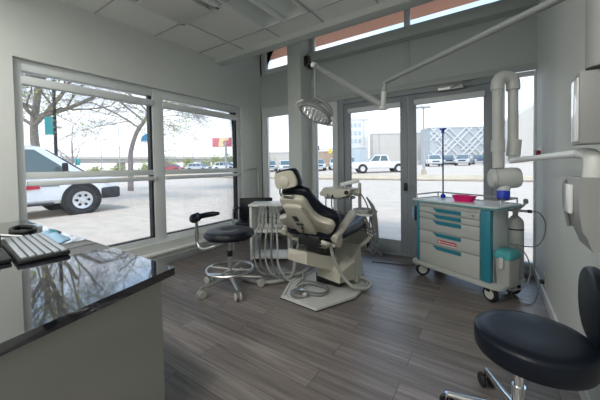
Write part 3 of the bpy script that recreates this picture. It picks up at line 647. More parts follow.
t = thing('assistant_hose_holder', 'holder with silver suction handpieces and looping hoses left of the dental chair', 'hose holder', (-2.3, 2.85, 0))
B = MB(); B.bb((-2.52, 2.78, .74), (-2.20, 2.84, .80), .015); B.tube([(-2.22, 2.81, .77), (-2.08, 2.85, .72), (-1.95, 2.92, .56), (-1.84, 3.0, .55)], .022, 10, 5); B.build('holder_arm', 'hose_light', t)
for k in range(5):
    x = -2.49 + .066 * k
    B = MB(); B.cyl((x, 2.77, .68), (x + .01, 2.76, .86), .013, .010, 10); B.cyl((x + .01, 2.76, .86), (x + .01, 2.75, .905), .016, .012, 10); B.build('handpiece', 'steel' if k != 2 else 'black', t)
    B = MB(); ex = -2.34 + .09 * k
    B.tube([(x, 2.77, .68), (x - .05 + .03 * k, 2.70, .46), (ex - .12, 2.64, .16 + .02 * k), (ex - .02, 2.70, .045), (ex + .10, 2.84, .04), (-1.98, 2.98, .06), (-1.94, 3.10, .10)], [.011, .013][k % 2], 8, 6); B.build('suction_hose', 'hose' if k % 2 else 'hose_light', t)
B = MB(); B.tube([(-2.62, 2.52, .03), (-2.48, 2.50, .025), (-2.28, 2.52, .025), (-2.12, 2.66, .025), (-2.06, 2.85, .04), (-2.08, 3.0, .3), (-2.0, 3.0, .55)], .022, 10, 6); B.build('main_hose', 'hose_light', t)

t = thing('visitor_chair', 'black armchair with steel frame behind the white cabinet in the far corner', 'chair', (-3.43, 3.66, 0), math.radians(34))
B = MB(); B.box((0, .24, .62), (.60, .05, .44), .02, rot=Matrix.Rotation(math.radians(-6), 3, 'X')); B.build('backrest', 'black_vinyl', t, world=False)
B = MB(); B.box((0, 0, .44), (.58, .48, .07), .025); B.build('seat', 'black_vinyl', t, world=False)
for sx in (-1, 1):
    B = MB(); B.tube([(sx * .31, -.24, .01), (sx * .31, -.24, .66), (sx * .31, .22, .66), (sx * .31, .26, .01)], .014, 10); fr = B.build('side_frame', 'steel', t, world=False)
    B = MB(); B.box((sx * .31, 0, .68), (.05, .36, .025), .008); B.build('arm_pad', 'black', fr, world=False)
B = MB(); B.tube([(-3.86, 4.24, .02), (-3.87, 4.28, .8), (-3.90, 4.30, 1.37)], [.014, .012, .010], 8); B.tube([(-3.90, 4.30, 1.37), (-3.94, 4.10, 1.36), (-3.93, 3.98, 1.33)], .010, 8); B.lathe([(0, 0), (.10, 0), (.10, .015), (.02, .02), (0, .02)], (-3.84, 4.24, .0), 16)
tag(B.build('hook_stand', 'steel'), 'thin grey metal stand with a bent top hook in the far left corner', 'stand')

# ================================================================== MEDICAL CART
A_ = math.radians(-27.65)
t = thing('medical_cart', 'pale medical cart with teal corner posts and five drawers by the doors', 'cart', (-.28, 3.778, 0), A_)
def loc(x, y, z=0): return MW[t] @ Vector((x, y, z))
bw0, bw1, by0, by1 = -.445, .436, -.225, .11
B = MB(); B.bb((bw0 + .03, by0 + .015, .20), (bw1 - .03, by1, .935)); B.build('cart_body', 'cartside', t, world=False)
B = MB(); B.bb((bw1 - .035, by0 + .05, .18), (bw1, by1, .93), .004); B.build('side_panel', 'cartside', t, world=False)
B = MB(); B.bb((bw0, by0, .20), (bw0 + .045, by0 + .06, .93), .012); B.build('corner_post', 'teal', t, world=False)
B = MB(); B.bb((bw1 - .10, by0 - .012, .198), (bw1, by0 + .05, .93), .014); B.build('corner_post', 'teal', t, world=False)
B = MB(); B.bb((bw0, by1 - .02, .2), (bw0 + .045, by1 + .01, .93), .01); B.build('corner_post', 'teal', t, world=False)
B = MB(); B.bb((bw0 + .045, by0, .89), (bw1 - .10, by0 + .03, .938), .004); B.build('front_rail', 'cartgrey', t, world=False)
zt = [.888, .815, .745, .60, .445, .200]
dx0, dx1 = bw0 + .05, bw1 - .105
for k in range(5):
    z1, z0 = zt[k] - .004, zt[k + 1] + .004
    B = MB(); B.bb((dx0, by0 - .006, z0), (dx1, by0 + .03, z1), .006); dr = B.build('drawer', 'cartgrey', t, world=False)
    hx0, hx1 = -.20, .135; hz = z1 - .005
    B = MB(); B.rings([[(hx0, by0 - .008, hz), (hx1, by0 - .008, hz), (hx1, by0 - .008, hz - .044), (hx0 + .045, by0 - .008, hz - .044)], [(hx0, by0 - .022, hz), (hx1, by0 - .022, hz), (hx1, by0 - .014, hz - .040), (hx0 + .045, by0 - .014, hz - .040)]]); B.build('drawer_handle', 'teal', dr, world=False)
    if k == 0: B = MB(); B.cyl((.265, by0 - .014, z1 - .03), (.265, by0, z1 - .03), .012); B.build('drawer_lock', 'steel', dr, world=False)
    if k == 3:
        B = MB(); B.bb((-.145, by0 - .0085, .478), (.085, by0 - .006, .518)); lb = B.build('red_label', 'red', dr, world=False)
        B = MB(); B.bb((-.135, by0 - .0095, .488), (-.105, by0 - .0084, .508)); 
        for q in range(12): B.bb((-.095 + .0145 * q, by0 - .0095, .491), (-.095 + .0145 * q + .009, by0 - .0084, .506 - .004 * (q % 3 == 1)))
        B.build('label_print', 'white', lb, world=False)
        B = MB(); B.bb((-.145, by0 - .0082, .468), (.085, by0 - .006, .4775)); B.build('label_border', 'white', lb, world=False)
# top tray
def rrect(x0, y0, x1, y1, r, n=5):
    out = []
    for cx, cy, a0 in ((x1 - r, y1 - r, 0), (x0 + r, y1 - r, PI / 2), (x0 + r, y0 + r, PI), (x1 - r, y0 + r, 1.5 * PI)):
        for k in range(n + 1): a = a0 + PI / 2 * k / n; out.append((cx + r * math.cos(a), cy + r * math.sin(a)))
    return out
B = MB(); B.rings([[(x, y, z) for x, y in rrect(-.50 + i, -.258 + i, .51 - i, .255 - i, .05)] for i, z in ((.01, .935), (0, .945), (0, .965), (.008, .972), (.03, .972), (.036, .962))]); B.build('cart_top', 'white', t, world=False)
B = MB(); B.rings([[(x, y, z) for x, y in rrect(-.504, -.262, .514, .259, .052)] for z in (.944, .956)], False, False); B.build('edge_strip', 'teal_light', t, world=False)
B = MB(); B.tube([(-.455, -.20, .965), (-.455, -.20, 1.02), (-.455, .215, 1.025), (.465, .215, 1.025), (.465, -.10, 1.02), (.465, -.10, .965)], .009, 10); B.tube([(-.455, .215, .965), (-.455, .215, 1.025)], .008); B.tube([(.465, .215, .965), (.465, .215, 1.025)], .008); B.build('guard_rail', 'steel', t, world=False)
B = MB(); B.rings([[(x, y, z) for x, y in rrect(-.515 + i, -.27 + i, .545 - i, .27 - i, .08)] for i, z in ((.02, .150), (0, .16), (0, .188), (.015, .198))]); B.build('base_bumper', 'cartgrey', t, world=False)
for (x, y, a) in ((-.41, -.17, .9), (.40, -.18, -.25), (.42, .19, .2), (-.41, .18, 1.0)):
    B = MB(); c, s_ = math.cos(a), math.sin(a); ro = Matrix.Rotation(a, 3, 'Z')
    B.box((x, y, .152), (.06, .06, .016), .006); B.box((x, y, .125), (.05, .062, .05), .012, rot=ro); B.box((x - .045 * c, y - .045 * s_, .135), (.07, .05, .014), .004, rot=ro); B.build('caster_fork', 'black' if x > 0 else 'cartgrey', t, world=False)
    B = MB(); ax = Vector((-s_, c, 0)); p = Vector((x + .01, y, .080))
    B.lathe([(0, -.018), (.058, -.020), (.074, -.018), (.080, -.010), (.080, .010), (.074, .018), (.058, .020), (0, .018)], p, 24, ax); wh = B.build('caster_wheel', 'black', t, world=False)
    B = MB(); B.lathe([(0, -.024), (.05, -.024), (.054, -.018), (.054, .018), (.05, .024), (0, .024)], p, 24, ax); B.build('wheel_hub', 'xray', wh, world=False)
B = MB(); B.tube([(-.445, -.1, .92), (-.53, -.1, .92), (-.53, .10, .92), (-.445, .10, .92)], .012, 8); B.build('push_handle', 'white', t, world=False)

# things on and around the cart
P = loc(-.10, .06, .966)
t2 = thing('pole_stand', 'thin navy pole with star-shaped top standing on the medical cart', 'pole', loc(-.345, .16, .964))
B = MB(); B.cyl((0, 0, .02), (0, 0, .87), .009, seg=10); B.build('pole', 'bluepole', t2, world=False)
B = MB(); B.lathe([(0, 0), (.03, 0), (.03, .03), (.012, .05), (0, .05)], seg=16); B.build('pole_foot', 'blue', t2, world=False)
B = MB(); B.cyl((0, 0, .83), (0, 0, .87), .018); 
for k in range(4): a = PI / 2 * k + .4; B.tube([(0, 0, .865), (.04 * math.cos(a), .04 * math.sin(a), .89)], .010, 6)
B.build('pole_hook', 'blue', t2, world=False)
pb = loc(.01, .03, .963)
t2 = thing('pink_bowl', 'bright pink plastic emesis bowl on top of the medical cart', 'bowl', pb, A_ + .15)
B = MB(); rs = []
for k, z in ((.78, 0), (.88, .03), (1.0, .062), (1.03, .066), (.97, .066), (.84, .03), (.70, .008)): rs.append([(x * k, y * k, z) for x, y in ell(.125, .085, 32, 3)])
B.rings(rs); B.build('bowl_body', 'pink', t2, world=False)
B = MB(); B.box((.10, 0, .068), (.07, .12, .008), .003); B.build('bowl_grip', 'pink', t2, world=False)
# oxygen tank
po = loc(.46, .19, .199)
t2 = thing('oxygen_tank', 'grey oxygen cylinder with regulator standing on the back corner of the cart base', 'oxygen tank', po)
B = MB(); B.lathe([(0, 0), (.068, 0), (.074, .01), (.074, .56), (.068, .60), (.04, .635), (.025, .645), (.022, .67), (0, .67)], seg=28); B.build('cylinder', 'tank', t2, world=False)
B = MB(); B.lathe([(.0745, .50), (.0755, .50), (.0755, .515), (.0745, .515)], seg=28); B.build('black_band', 'black', t2, world=False)
B = MB(); B.box((0, 0, .69), (.05, .05, .06), .008); B.cyl((-.07, 0, .70), (.10, -.02, .70), .014); B.cyl((-.07, -.02, .73), (-.07, .01, .73), .035); B.cyl((.02, -.05, .71), (.02, .02, .71), .022); B.tube([(.03, 0, .72), (.07, -.01, .76), (.085, -.01, .80)], .012); B.cyl((.085, -.02, .79), (.085, .01, .81), .022); B.build('regulator', 'tank', t2, world=False)
B = MB(); B.cyl((.10, -.02, .70), (.135, -.025, .70), .017); B.build('hose_fitting', 'black', t2, world=False)
B = MB(); B.lathe([(0, 0), (.027, .002), (.027, .02), (0, .022)], (-.07, -.025, .73), 16, (0, -1, 0)); B.build('gauge', 'black', t2, world=False)
B = MB(); wpo = Vector(po)
B.tube([Vector((.13, -.025, .70)), Vector((.19, -.03, .69)), Vector((.235, -.04, .60)), Vector((.225, -.05, .46)), Vector((.17, -.05, .36)), Vector((.08, -.04, .34)), Vector((.0, -.08, .36))], .006, 8, 6); B.build('oxygen_hose', 'hose', t2, world=False)
# bin
pn = loc(.517, -.085, .199)
t2 = thing('sharps_bin', 'grey bin with teal lid standing at the right end of the cart base', 'bin', pn, A_)
B = MB(); B.rings([[(x * k, y * k, z) for x, y in rrect(-.068, -.105, .068, .105, .02)] for k, z in ((.84, 0), (.86, .01), (1, .27))]); B.build('bin_body', 'bin', t2, world=False)
B = MB(); B.rings([[(x * k, y * k, z) for x, y in rrect(-.075, -.112, .075, .112, .03)] for k, z in ((1.0, .265), (1.04, .27), (1.04, .305), (.95, .335), (.8, .345))]); B.build('bin_lid', 'teal_light', t2, world=False)
B = MB(); B.box((.0, -.118, .225), (.04, .012, .11), .006); B.build('lid_latch', 'xray', t2, world=False)
# hanging shears at left of cart
ph = loc(-.555, -.10, .64)
t2 = thing('hanging_tool', 'blue and black tool hanging from the left end of the cart', 'hanging tool', ph)
B = MB(); B.box((0, 0, .12), (.035, .03, .20), .012); B.build('black_holder', 'black', t2, world=False)
B = MB(); B.box((-.035, .01, .12), (.03, .02, .16), .008); B.build('blue_tag', 'paleblue', t2, world=False)
B = MB(); B.tube([(0, 0, .20), (.01, 0, .28), (.03, .01, .30)], .006); B.build('hook', 'steel', t2, world=False)
B = MB(); B.tube([(.02, 0, .22), (.03, 0, .10), (.02, 0, -.2), (-.01, .02, -.55)], .004, 6, 5); B.build('cord', 'hose', t2, world=False)
# cables on floor
B = MB(); p0 = loc(.50, .12, .13)
B.tube([loc(.46, .10, .56), loc(.58, .10, .50), loc(.65, .06, .36), loc(.64, .0, .22), loc(.60, -.10, .17), loc(.50, -.20, .17)], .006, 8, 6)
tag(B.build('power_cord', 'hose'), 'grey cord looping down beside the bin on the cart', 'cord')
B = MB(); B.tube([loc(.45, .12, .10), loc(.50, .06, .02), (.27, 3.52, .010), (.34, 3.56, .010), (.39, 3.66, .06), (.42, 3.74, .18)], .006, 8, 6)
tag(B.build('power_cord', 'hose'), 'black power cord running from the cart base to the wall outlet', 'cord')
B = MB(); B.tube([(-1.42, 3.95, .008), (-1.2, 4.0, .008), (-.98, 4.05, .008), (-.80, 4.16, .008), (-.62, 4.22, .008)], .006, 8, 6)
tag(B.build('floor_cable', 'black'), 'thin dark cable lying on the floor in front of the doors', 'cable')
t2 = thing('wall_outlet', 'white wall outlet with plug low on the right wall', 'outlet', (XR, 3.76, .20))
B = MB(); B.bb((XR - .008, 3.70, .14), (XR, 3.81, .27), .003); B.build('cover_plate', 'xray', t2)
B = MB(); B.bb((XR - .045, 3.72, .165), (XR - .008, 3.77, .205), .008); B.build('plug', 'black', t2)
t2 = thing('wall_call_point', 'small dark red box on a white plate on the right wall', 'wall switch', (XR, 4.09, 1.43))
B = MB(); B.bb((XR - .01, 3.98, 1.42), (XR, 4.20, 1.56), .004); B.build('mounting_plate', 'white', t2)
B = MB(); B.bb((XR - .05, 4.02, 1.45), (XR - .01, 4.12, 1.53), .006); B.build('red_box', 'darkred', t2)
B = MB(); B.bb((XR - .052, 4.12, 1.445), (XR - .01, 4.15, 1.535), .004); B.bb((XR - .054, 4.02, 1.44), (XR - .012, 4.15, 1.455), .002); B.build('black_surround', 'black', t2)

# ================================================================== X-RAY ARM, WALL BOX, WALL CABINET, POST
t = thing('xray_unit', 'white dental x-ray unit with folded arm and blue-ringed head above the cart', 'x-ray unit', (.46, 1.72, 1.0))
B = MB(); rs = []
for z, xa, yb_ in ((1.03, .345, .01), (1.09, .325, .005), (1.11, .312, 0), (1.19, .302, 0), (1.325, .30, 0), (1.333, .303, 0)):
    rs.append([(xa, 1.60 + yb_, z), (XR - .002, 1.60, z), (XR - .002, 1.83, z), (xa, 1.83 - yb_, z)])
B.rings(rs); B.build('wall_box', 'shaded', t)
B = MB(); B.tube([(.315, 1.84, 1.31), (.292, 1.82, 1.30), (.290, 1.80, 1.20), (.305, 1.80, 1.10)], .008, 8, 5); B.build('box_handle', 'hose', t)
B = MB(); B.bb((.285, 1.70, 1.17), (.302, 1.79, 1.30), .006); B.build('clear_cover', 'clearplastic', t)
B = MB(); B.tube([(.36, 1.68, 1.32), (.36, 1.68, 1.39), (.355, 1.70, 1.425), (.335, 1.78, 1.437)], [.038, .038, .036, .024], 16, 5); B.build('elbow', 'xray', t)
xa = at(512, 160.5, 2.62)
B = MB(); B.tube([(.335, 1.78, 1.437), tuple(Vector((.335, 1.78, 1.437)).lerp(xa, .5)), tuple(xa)], [.019, .019, .028], 14); B.build('extension_arm', 'white', t)
u0, u1 = at(513, 156, 2.62), at(513, 86, 2.62); l0, l1 = at(498, 168, 2.62), at(497.5, 86, 2.62)
tp = at(506, 73, 2.62)
B = MB(); B.cyl(xa, u0, .035); B.cyl(u0, at(514.5, 140, 2.62), .055); B.build('arm_socket', 'xray', t)
B = MB(); B.cyl(u0, u1, .041); B.build('upper_arm', 'xray', t)
B = MB(); B.tube([at(513, 90, 2.62), at(512.6, 82, 2.62), at(509, 78, 2.62), at(502, 77.5, 2.62), at(498, 82, 2.62), at(497.5, 90, 2.62)], .056, 16, 4); B.build('arm_hinge', 'xray', t)
B = MB(); B.cyl(l1, l0, .043); B.build('lower_arm', 'xray', t)
B = MB(); B.cyl(at(498, 140, 2.62), at(498, 152, 2.62), .055); B.build('arm_collar', 'xray', t)
hc = at(504, 178, 2.62); ax = (RX * .93 - AX * .30 + UX * .05).normalized()
B = MB(); B.lathe([(0, -.115), (.07, -.115), (.088, -.10), (.092, -.07), (.095, .06), (.092, .10), (.082, .118), (0, .122)], hc, 28, ax); B.build('tube_head', 'xray', t)
B = MB(); B.lathe([(.0925, -.082), (.094, -.078), (.094, -.070), (.0925, -.066)], hc, 28, ax); B.build('head_seam', 'grey_plastic', t)
cdir = (at(503, 202, 2.60) - hc).normalized(); c0 = hc + cdir * .085
B = MB(); B.lathe([(0, 0), (.056, 0), (.050, .045), (.046, .055), (0, .055)], hc + cdir * .07, 24, cdir); B.build('cone_base', 'white', t)
B = MB(); B.lathe([(0, 0), (.052, 0), (.052, .065), (.0, .065)], hc + cdir * .12, 24, cdir); B.build('blue_ring', 'blue', t)
B = MB(); B.lathe([(0, 0), (.046, 0), (.044, .02), (.0, .02)], hc + cdir * .184, 24, cdir); B.build('cone_end', 'bluepole', t)

t = thing('wall_cabinet', 'grey box cabinet mounted high on the right wall at the picture edge', 'cabinet', (XR, 1.67, 1.47))
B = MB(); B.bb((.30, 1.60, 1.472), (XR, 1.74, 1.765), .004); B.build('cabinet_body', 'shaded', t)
B = MB(); B.bb((.296, 1.615, 1.485), (.30, 1.725, 1.745), .001); B.build('glossy_door', 'clearplastic', t)

t = thing('exam_lamp', 'dental exam lamp on a long articulated arm from the right wall to above the headrest', 'exam lamp', (.38, 1.62, 1.78))
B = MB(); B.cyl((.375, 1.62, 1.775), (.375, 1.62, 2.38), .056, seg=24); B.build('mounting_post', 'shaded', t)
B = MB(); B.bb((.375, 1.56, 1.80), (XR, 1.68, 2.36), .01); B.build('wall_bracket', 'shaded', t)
e1 = at(384, 92, 2.36); e0 = at(383, 106, 2.36); st = Vector((.33, 1.63, 2.115))
a1 = at(388, 81, 2.34)
B = MB(); B.tube([st, st.lerp(a1, .5), a1, at(385, 85, 2.36), e1], .019, 12, 6); B.build('long_arm', 'armgrey', t)
B = MB(); B.cyl(e1, e0, .022); B.cyl(e0, e0 - Vector((0, 0, .03)), .034); B.build('elbow_joint', 'grey_plastic', t)
e2 = at(314, 65, 3.0)
B = MB(); u_ = (e2 - e0).normalized(); side = u_.cross(Vector((0, 0, 1))).normalized(); up = side.cross(u_)
def sec(p, w_, h_): return [p + side * w_ * math.cos(a) + up * h_ * math.sin(a) for a in [2 * PI * k / 12 for k in range(12)]]
B.rings([sec(e0 + u_ * .02, .018, .028), sec(e0.lerp(e2, .5), .019, .030), sec(e2 - u_ * .02, .014, .020)]); B.build('spring_arm', 'armgrey', t)
B = MB(); B.cyl(e2 + side * .025, e2 - side * .025, .028); B.build('spring_joint', 'white', t)
B = MB(); lt = at(315.5, 97, 3.0); B.tube([e2, at(315, 70, 3.0), lt], .014, 10); B.build('drop_rod', 'armgrey', t)
# lamp head
hc = at(315.5, 114, 3.0); nrm = (-AX * .36 - UX * .80 - RX * .42).normalized(); rx_ = (RX * .93 - UX * .36); rx_ = (rx_ - nrm * rx_.dot(nrm)).normalized(); uy_ = nrm.cross(rx_)
def disc(B, prof, k=1.0, n=36):
    B.rings([[hc + rx_ * r * 1.25 * math.cos(a) + uy_ * r * .9 * math.sin(a) + nrm * h for a in [2 * PI * i / n for i in range(n)]] for r, h in prof])
B = MB(); disc(B, [(0.001, -.07), (.07, -.068), (.13, -.04), (.15, -.01), (.15, .012), (.135, .018), (.125, .010)]); B.build('lamp_housing', 'armgrey', t)
B = MB()
disc(B, [(.124, -.004), (.124, .012), (.06, .018), (.001, .020)]); B.build('lens', 'lens', t)
B = MB()
for i in range(-3, 4):
    for j in range(-3, 4):
        if (i / 3.3) ** 2 + (j / 3.3) ** 2 < 1: p = hc + rx_ * i * .040 + uy_ * j * .029; B.lathe([(0, .012), (.014, .014), (.009, .026), (0, .028)], p, 6, nrm)
B.build('facets', 'chrome', t)
B = MB(); B.tube([hc + rx_ * -.20 + uy_ * -.02 + nrm * .03, hc + rx_ * -.22 + uy_ * .03, hc + rx_ * -.17 + uy_ * .09 - nrm * .03], .013, 10, 5); B.build('grip_handle', 'grey_plastic', t)
B = MB(); B.tube([hc + rx_ * .16 + uy_ * -.09, hc + rx_ * .23 - uy_ * .01, hc + rx_ * .17 + uy_ * .07], .016, 10, 5); B.build('grip_handle', 'white', t)
B = MB(); B.tube([lt, at(318, 99, 3.0), at(325, 103, 3.0), at(331, 112, 3.0), at(330, 122, 2.98)], [.026, .034, .036, .034, .02], 12, 5); B.build('yoke', 'armgrey', t)
t = thing('column_bracket', 'small black square bracket on the column top beside the lamp arm', 'bracket', (CX1 + .05, 4.2, 3.2))
B = MB(); pb_ = at(305.5, 62, 5.1); B.box((CX1 + .045, 4.36, pb_.z - .02), (.09, .22, .17), .01); B.build('bracket_body', 'black', t)
B = MB()
for dy in (-.03, .15):
    for dz in (-.05, 0, .05): B.cyl((CX1 + .088, 4.30 + dy * .7, pb_.z - .02 + dz), (CX1 + .098, 4.30 + dy * .7, pb_.z - .02 + dz), .013, seg=8)
B.build('bolt_pattern', 'grey_plastic', t)

# ================================================================== OUTSIDE
def gz(y):
    P_ = [(-200, -.03), (14, -.03), (26, .25), (34, .5), (46, 1.05), (60, 1.25), (400, 1.4)]
    for (a, za), (b_, zb) in zip(P_, P_[1:]):
        if y <= b_: return za + (zb - za) * (y - a) / (b_ - a)
    return 1.4
def atg(px, d, lift=0):
    p = at(px, 200, d); return Vector((p.x, p.y, gz(p.y) + lift))
B = MB(); ys = [-60, 0, 14, 20, 26, 30, 34, 40, 46, 60, 100, 300]
B.rings([[(xx, y, gz(y)) for xx in (-300, -100, -40, -15, -4.3, .7, 20, 60, 200)] for y in ys], False, False, False)
for f in list(B.bm.faces):
    c = f.calc_center_median()
o = B.build('ground', 'concrete', None, world=False, recalc=False); tag(o, 'pale concrete parking lot and road outside', 'ground', kind='structure')
o.location.z = -.06 * S
B = MB(); B.rings([[(xx, y, gz(y) + h) for xx in (-70, -40, -20, -5, 20, 60)] for y, h in ((23.5, -.03), (23.5, .07), (23.9, .07), (23.9, -.03))], False, False, False); struct('trim_7', B, 'curb', 'kerb', 'low kerb along the far side of the road')
B = MB(); B.rings([[(xx, y, gz(y) + .0) for xx in (-80, -40, -20, -5, 20, 60)] for y in (23.9, 26, 29.5)], False, False, False); o = B.build('verge', 'dry'); tag(o, 'dry sandy verge behind the kerb', 'verge', kind='structure')

# ---- vehicles : local +x is forward, origin on the ground
def wheel(B, x, y, r, w_, sg):
    B.lathe([(0, 0), (r * .62, 0), (r * .64, .02), (r * .95, .025), (r, .05), (r, w_), (0, w_)], (x, y, r), 24, (0, -sg, 0))
def frustum(B, b0, b1, t0, t1, wb, wt, z0, z1, bow=0):
    B.rings([[(b0, -wb, z0), (b1, -wb, z0), (b1, wb, z0), (b0, wb, z0)], [(t0, -wt, z1), (t1, -wt, z1), (t1, wt, z1), (t0, wt, z1)]])
def car(name, label, cat, paint, L=5.2, Wd=2.1, zs=(.38, 1.05, 1.75), cab=(-2.2, 1.4, -1.9, .5), wheels=(-1.6, 1.65), r=.38, loc=(0, 0, 0), rz=0, group=None, bed=None, detail=False, bev=.09):
    t = thing(name, label, cat, loc, rz, group)
    h = Wd / 2; zb, zm, zt_ = zs
    B = MB(); b0, b1 = -L / 2, L / 2
    n = 10; top = lambda x: zm - (0.10 * max(0, (x - b1 + 1.5) / 1.5) ** 2 if x > b1 - 1.5 else 0)
    xs = [b0, b0 + .05, b0 + .2, b0 + .6, -1, 0, b1 - 1.5, b1 - 1.0, b1 - .5, b1 - .15, b1 - .03, b1]
    rs = []
    for x in xs:
        e_ = min(x - b0, b1 - x); k = 1 - .10 * max(0, 1 - e_ / .5) ** 2; tz = top(x) - (.06 if e_ < .04 else 0); z0 = zb + (.10 if e_ < .1 else 0)
        rs.append([(x, -h * .93 * k, z0), (x, -h * k, z0 + .12), (x, -h * k, zb + (zm - zb) * .6), (x, -h * .95 * k, tz - .06), (x, -h * .86 * k, tz), (x, h * .86 * k, tz), (x, h * .95 * k, tz - .06), (x, h * k, zb + (zm - zb) * .6), (x, h * k, z0 + .12), (x, h * .93 * k, z0)])
    B.rings(rs); body = B.build('car_body', paint, t, world=False, ang=30)
    cb0, cb1, ct0, ct1 = cab; wb, wt = h * .88, h * .72
    B = MB(); frustum(B, cb0, cb1, ct0, ct1, wb, wt, zm - .02, zt_ - .05); B.rings([[(ct0, -wt, zt_ - .05), (ct1, -wt, zt_ - .05), (ct1, wt, zt_ - .05), (ct0, wt, zt_ - .05)], [(ct0 + .15, -wt + .12, zt_), (ct1 - .2, -wt + .12, zt_), (ct1 - .2, wt - .12, zt_), (ct0 + .15, wt - .12, zt_)]])
    cabn = B.build('cabin', paint, t, world=False, ang=30)
    # window panels
    def quad(a, b_, c, d, off):
        a, b_, c, d = map(Vector, (a, b_, c, d)); n_ = (b_ - a).cross(d - a).normalized(); m_ = (a + b_ + c + d) / 4
        if n_.dot(m_ - Vector(((cb0 + cb1) / 2, 0, zm))) < 0: n_ = -n_
        BB = MB(); q = [a, b_, c, d]; BB.rings([[p - n_ * .01 for p in q], [p + n_ * .012 for p in q]]); BB.build('car_window', 'carglass', cabn, world=False)
    def L_(p, q, u): return tuple(Vector(p).lerp(Vector(q), u))
    for sg in (-1, 1):
        A0, A1, T0, T1 = (cb0, sg * wb, zm), (cb1, sg * wb, zm), (ct0, sg * wt, zt_ - .05), (ct1, sg * wt, zt_ - .05)
        def P2(u, v):
            return tuple(Vector(A0).lerp(Vector(A1), u).lerp(Vector(T0).lerp(Vector(T1), u), v))
        segs = [(.07, .32), (.36, .62), (.66, .93)] if cb1 - cb0 > 3 else [(.08, .46), (.52, .92)]
        for u0_, u1_ in segs: quad(P2(u0_, .12), P2(u1_, .12), P2(u1_, .9), P2(u0_, .9), 0)
    quad((cb1 - .02, -wb * .9, zm + .08), (cb1 - .02, wb * .9, zm + .08), L_((cb1, wb * .9, zm), (ct1, wt * .9, zt_), .88), L_((cb1, -wb * .9, zm), (ct1, -wt * .9, zt_), .88), 0)
    quad((cb0 + .02, -wb * .85, zm + .10), (cb0 + .02, wb * .85, zm + .10), L_((cb0, wb * .85, zm), (ct0, wt * .85, zt_), .85), L_((cb0, -wb * .85, zm), (ct0, -wt * .85, zt_), .85), 0)
    for x in wheels:
        for sg in (-1, 1):
            B = MB(); B.lathe([(0, 0), (r * 1.22, 0), (r * 1.22, .25), (0, .25)], (x, sg * (h + .006), r * 1.05), 28, (0, -sg, 0)); B.build('wheel_arch', 'black', body, world=False)
            B = MB(); B.lathe([(0, .02), (r * .6, .02), (r * .66, 0), (r * .93, 0), (r, .04), (r, .24), (0, .24)], (x, sg * (h + .03), r), 28, (0, -sg, 0)); wh = B.build('wheel', 'tyre', t, world=False)
            B = MB(); B.lathe([(0, -.01), (r * .16, -.01), (r * .2, .01), (r * .52, .012), (r * .62, -.006), (r * .62, .03), (0, .03)], (x, sg * (h + .038), r), 28, (0, -sg, 0))
            rim_ = B.build('rim', 'rim', wh, world=False)
            if detail and sg < 0 and False: pass
    if True:
        B = MB(); B.bb((b1 - .06, -h * .9, zb + .02), (b1 + .08, h * .9, zb + .26), .04); B.build('front_bumper', 'black' if detail else 'carsilver', t, world=False)
        B = MB(); B.bb((b0 - .06, -h * .9, zb + .02), (b0 + .06, h * .9, zb + .24), .04); B.build('rear_bumper', 'black', t, world=False)
        B = MB(); B.bb((b1 - .05, -h * .45, zb + .30), (b1 + .015, h * .45, zm - .20), .01); B.build('grille', 'black', t, world=False)
        for sg in (-1, 1):
            B = MB(); B.bb((b1 - .12, sg * h * .55, zb + .34), (b1 + .01, sg * h * .86, zm - .18), .02); B.build('headlight', 'clearplastic', t, world=False)
    return t, body, cabn

# white utility truck left: side plane at x=-11.5, front wheel at y=3.95, facing +y
SUV, body, cabn = car('delivery_van', 'white work van with red door decal parked outside the left window', 'van', 'carwhite', L=6.4, Wd=2.4, zs=(.42, 1.32, 2.28), cab=(-2.95, 2.35, -2.85, 1.15), wheels=(-2.15, 2.10), r=.47, loc=(-12.72, 1.80, -.08), rz=PI / 2, detail=True)
# +x local -> +y world; side facing the room (x world larger) is local -y
B = MB(); B.rings([[(x, -1.205, z) for x, z in ((.62, 1.02), (1.0, 1.04), (1.02, .92), (.70, .90))], [(x, -1.222, z) for x, z in ((.62, 1.02), (1.0, 1.04), (1.02, .92), (.70, .90))]]); B.build('red_decal', 'red', body, world=False)
B = MB(); [B.bb((1.05 + .05 * k, -1.212, .975), (1.05 + .05 * k + .032, -1.200, 1.005 - .006 * (k % 3 == 1))) for k in range(9)]; B.build('decal_print', 'black', body, world=False)
B = MB(); B.rings([[(x, -1.205, z) for x, z in ((.80, 1.17), (1.0, 1.17), (1.0, 1.11), (.80, 1.11))], [(x, -1.218, z) for x, z in ((.80, 1.17), (1.0, 1.17), (1.0, 1.11), (.80, 1.11))]]); B.build('red_stripe', 'red', body, world=False)
B = MB(); B.bb((2.78, -1.21, 1.00), (2.95, -1.10, 1.14), .02); B.build('amber_lamp', 'orange', SUV, world=False)
B = MB(); B.bb((1.55, -1.45, 1.45), (1.68, -1.25, 1.72), .04); B.tube([(1.6, -1.3, 1.47), (1.6, -1.05, 1.42)], .03); B.build('wing_mirror', 'black', SUV, world=False)
B = MB(); B.bb((-1.5, -1.23, .40), (1.35, -1.10, .46), .02); B.build('side_step', 'tyre', SUV, world=False)
B = MB(); B.bb((2.65, -1.23, .46), (3.30, -.6, .86), .08); B.build('bumper_corner', 'tyre', SUV, world=False)
for k in range(6):
    a = PI / 3 * k; B = MB(); c_ = Vector((2.10 + .17 * math.cos(a), -1.245, .47 + .17 * math.sin(a))); B.cyl(c_, c_ - Vector((0, .012, 0)), .045, seg=8); B.build('wheel_vent', 'black', SUV, world=False)

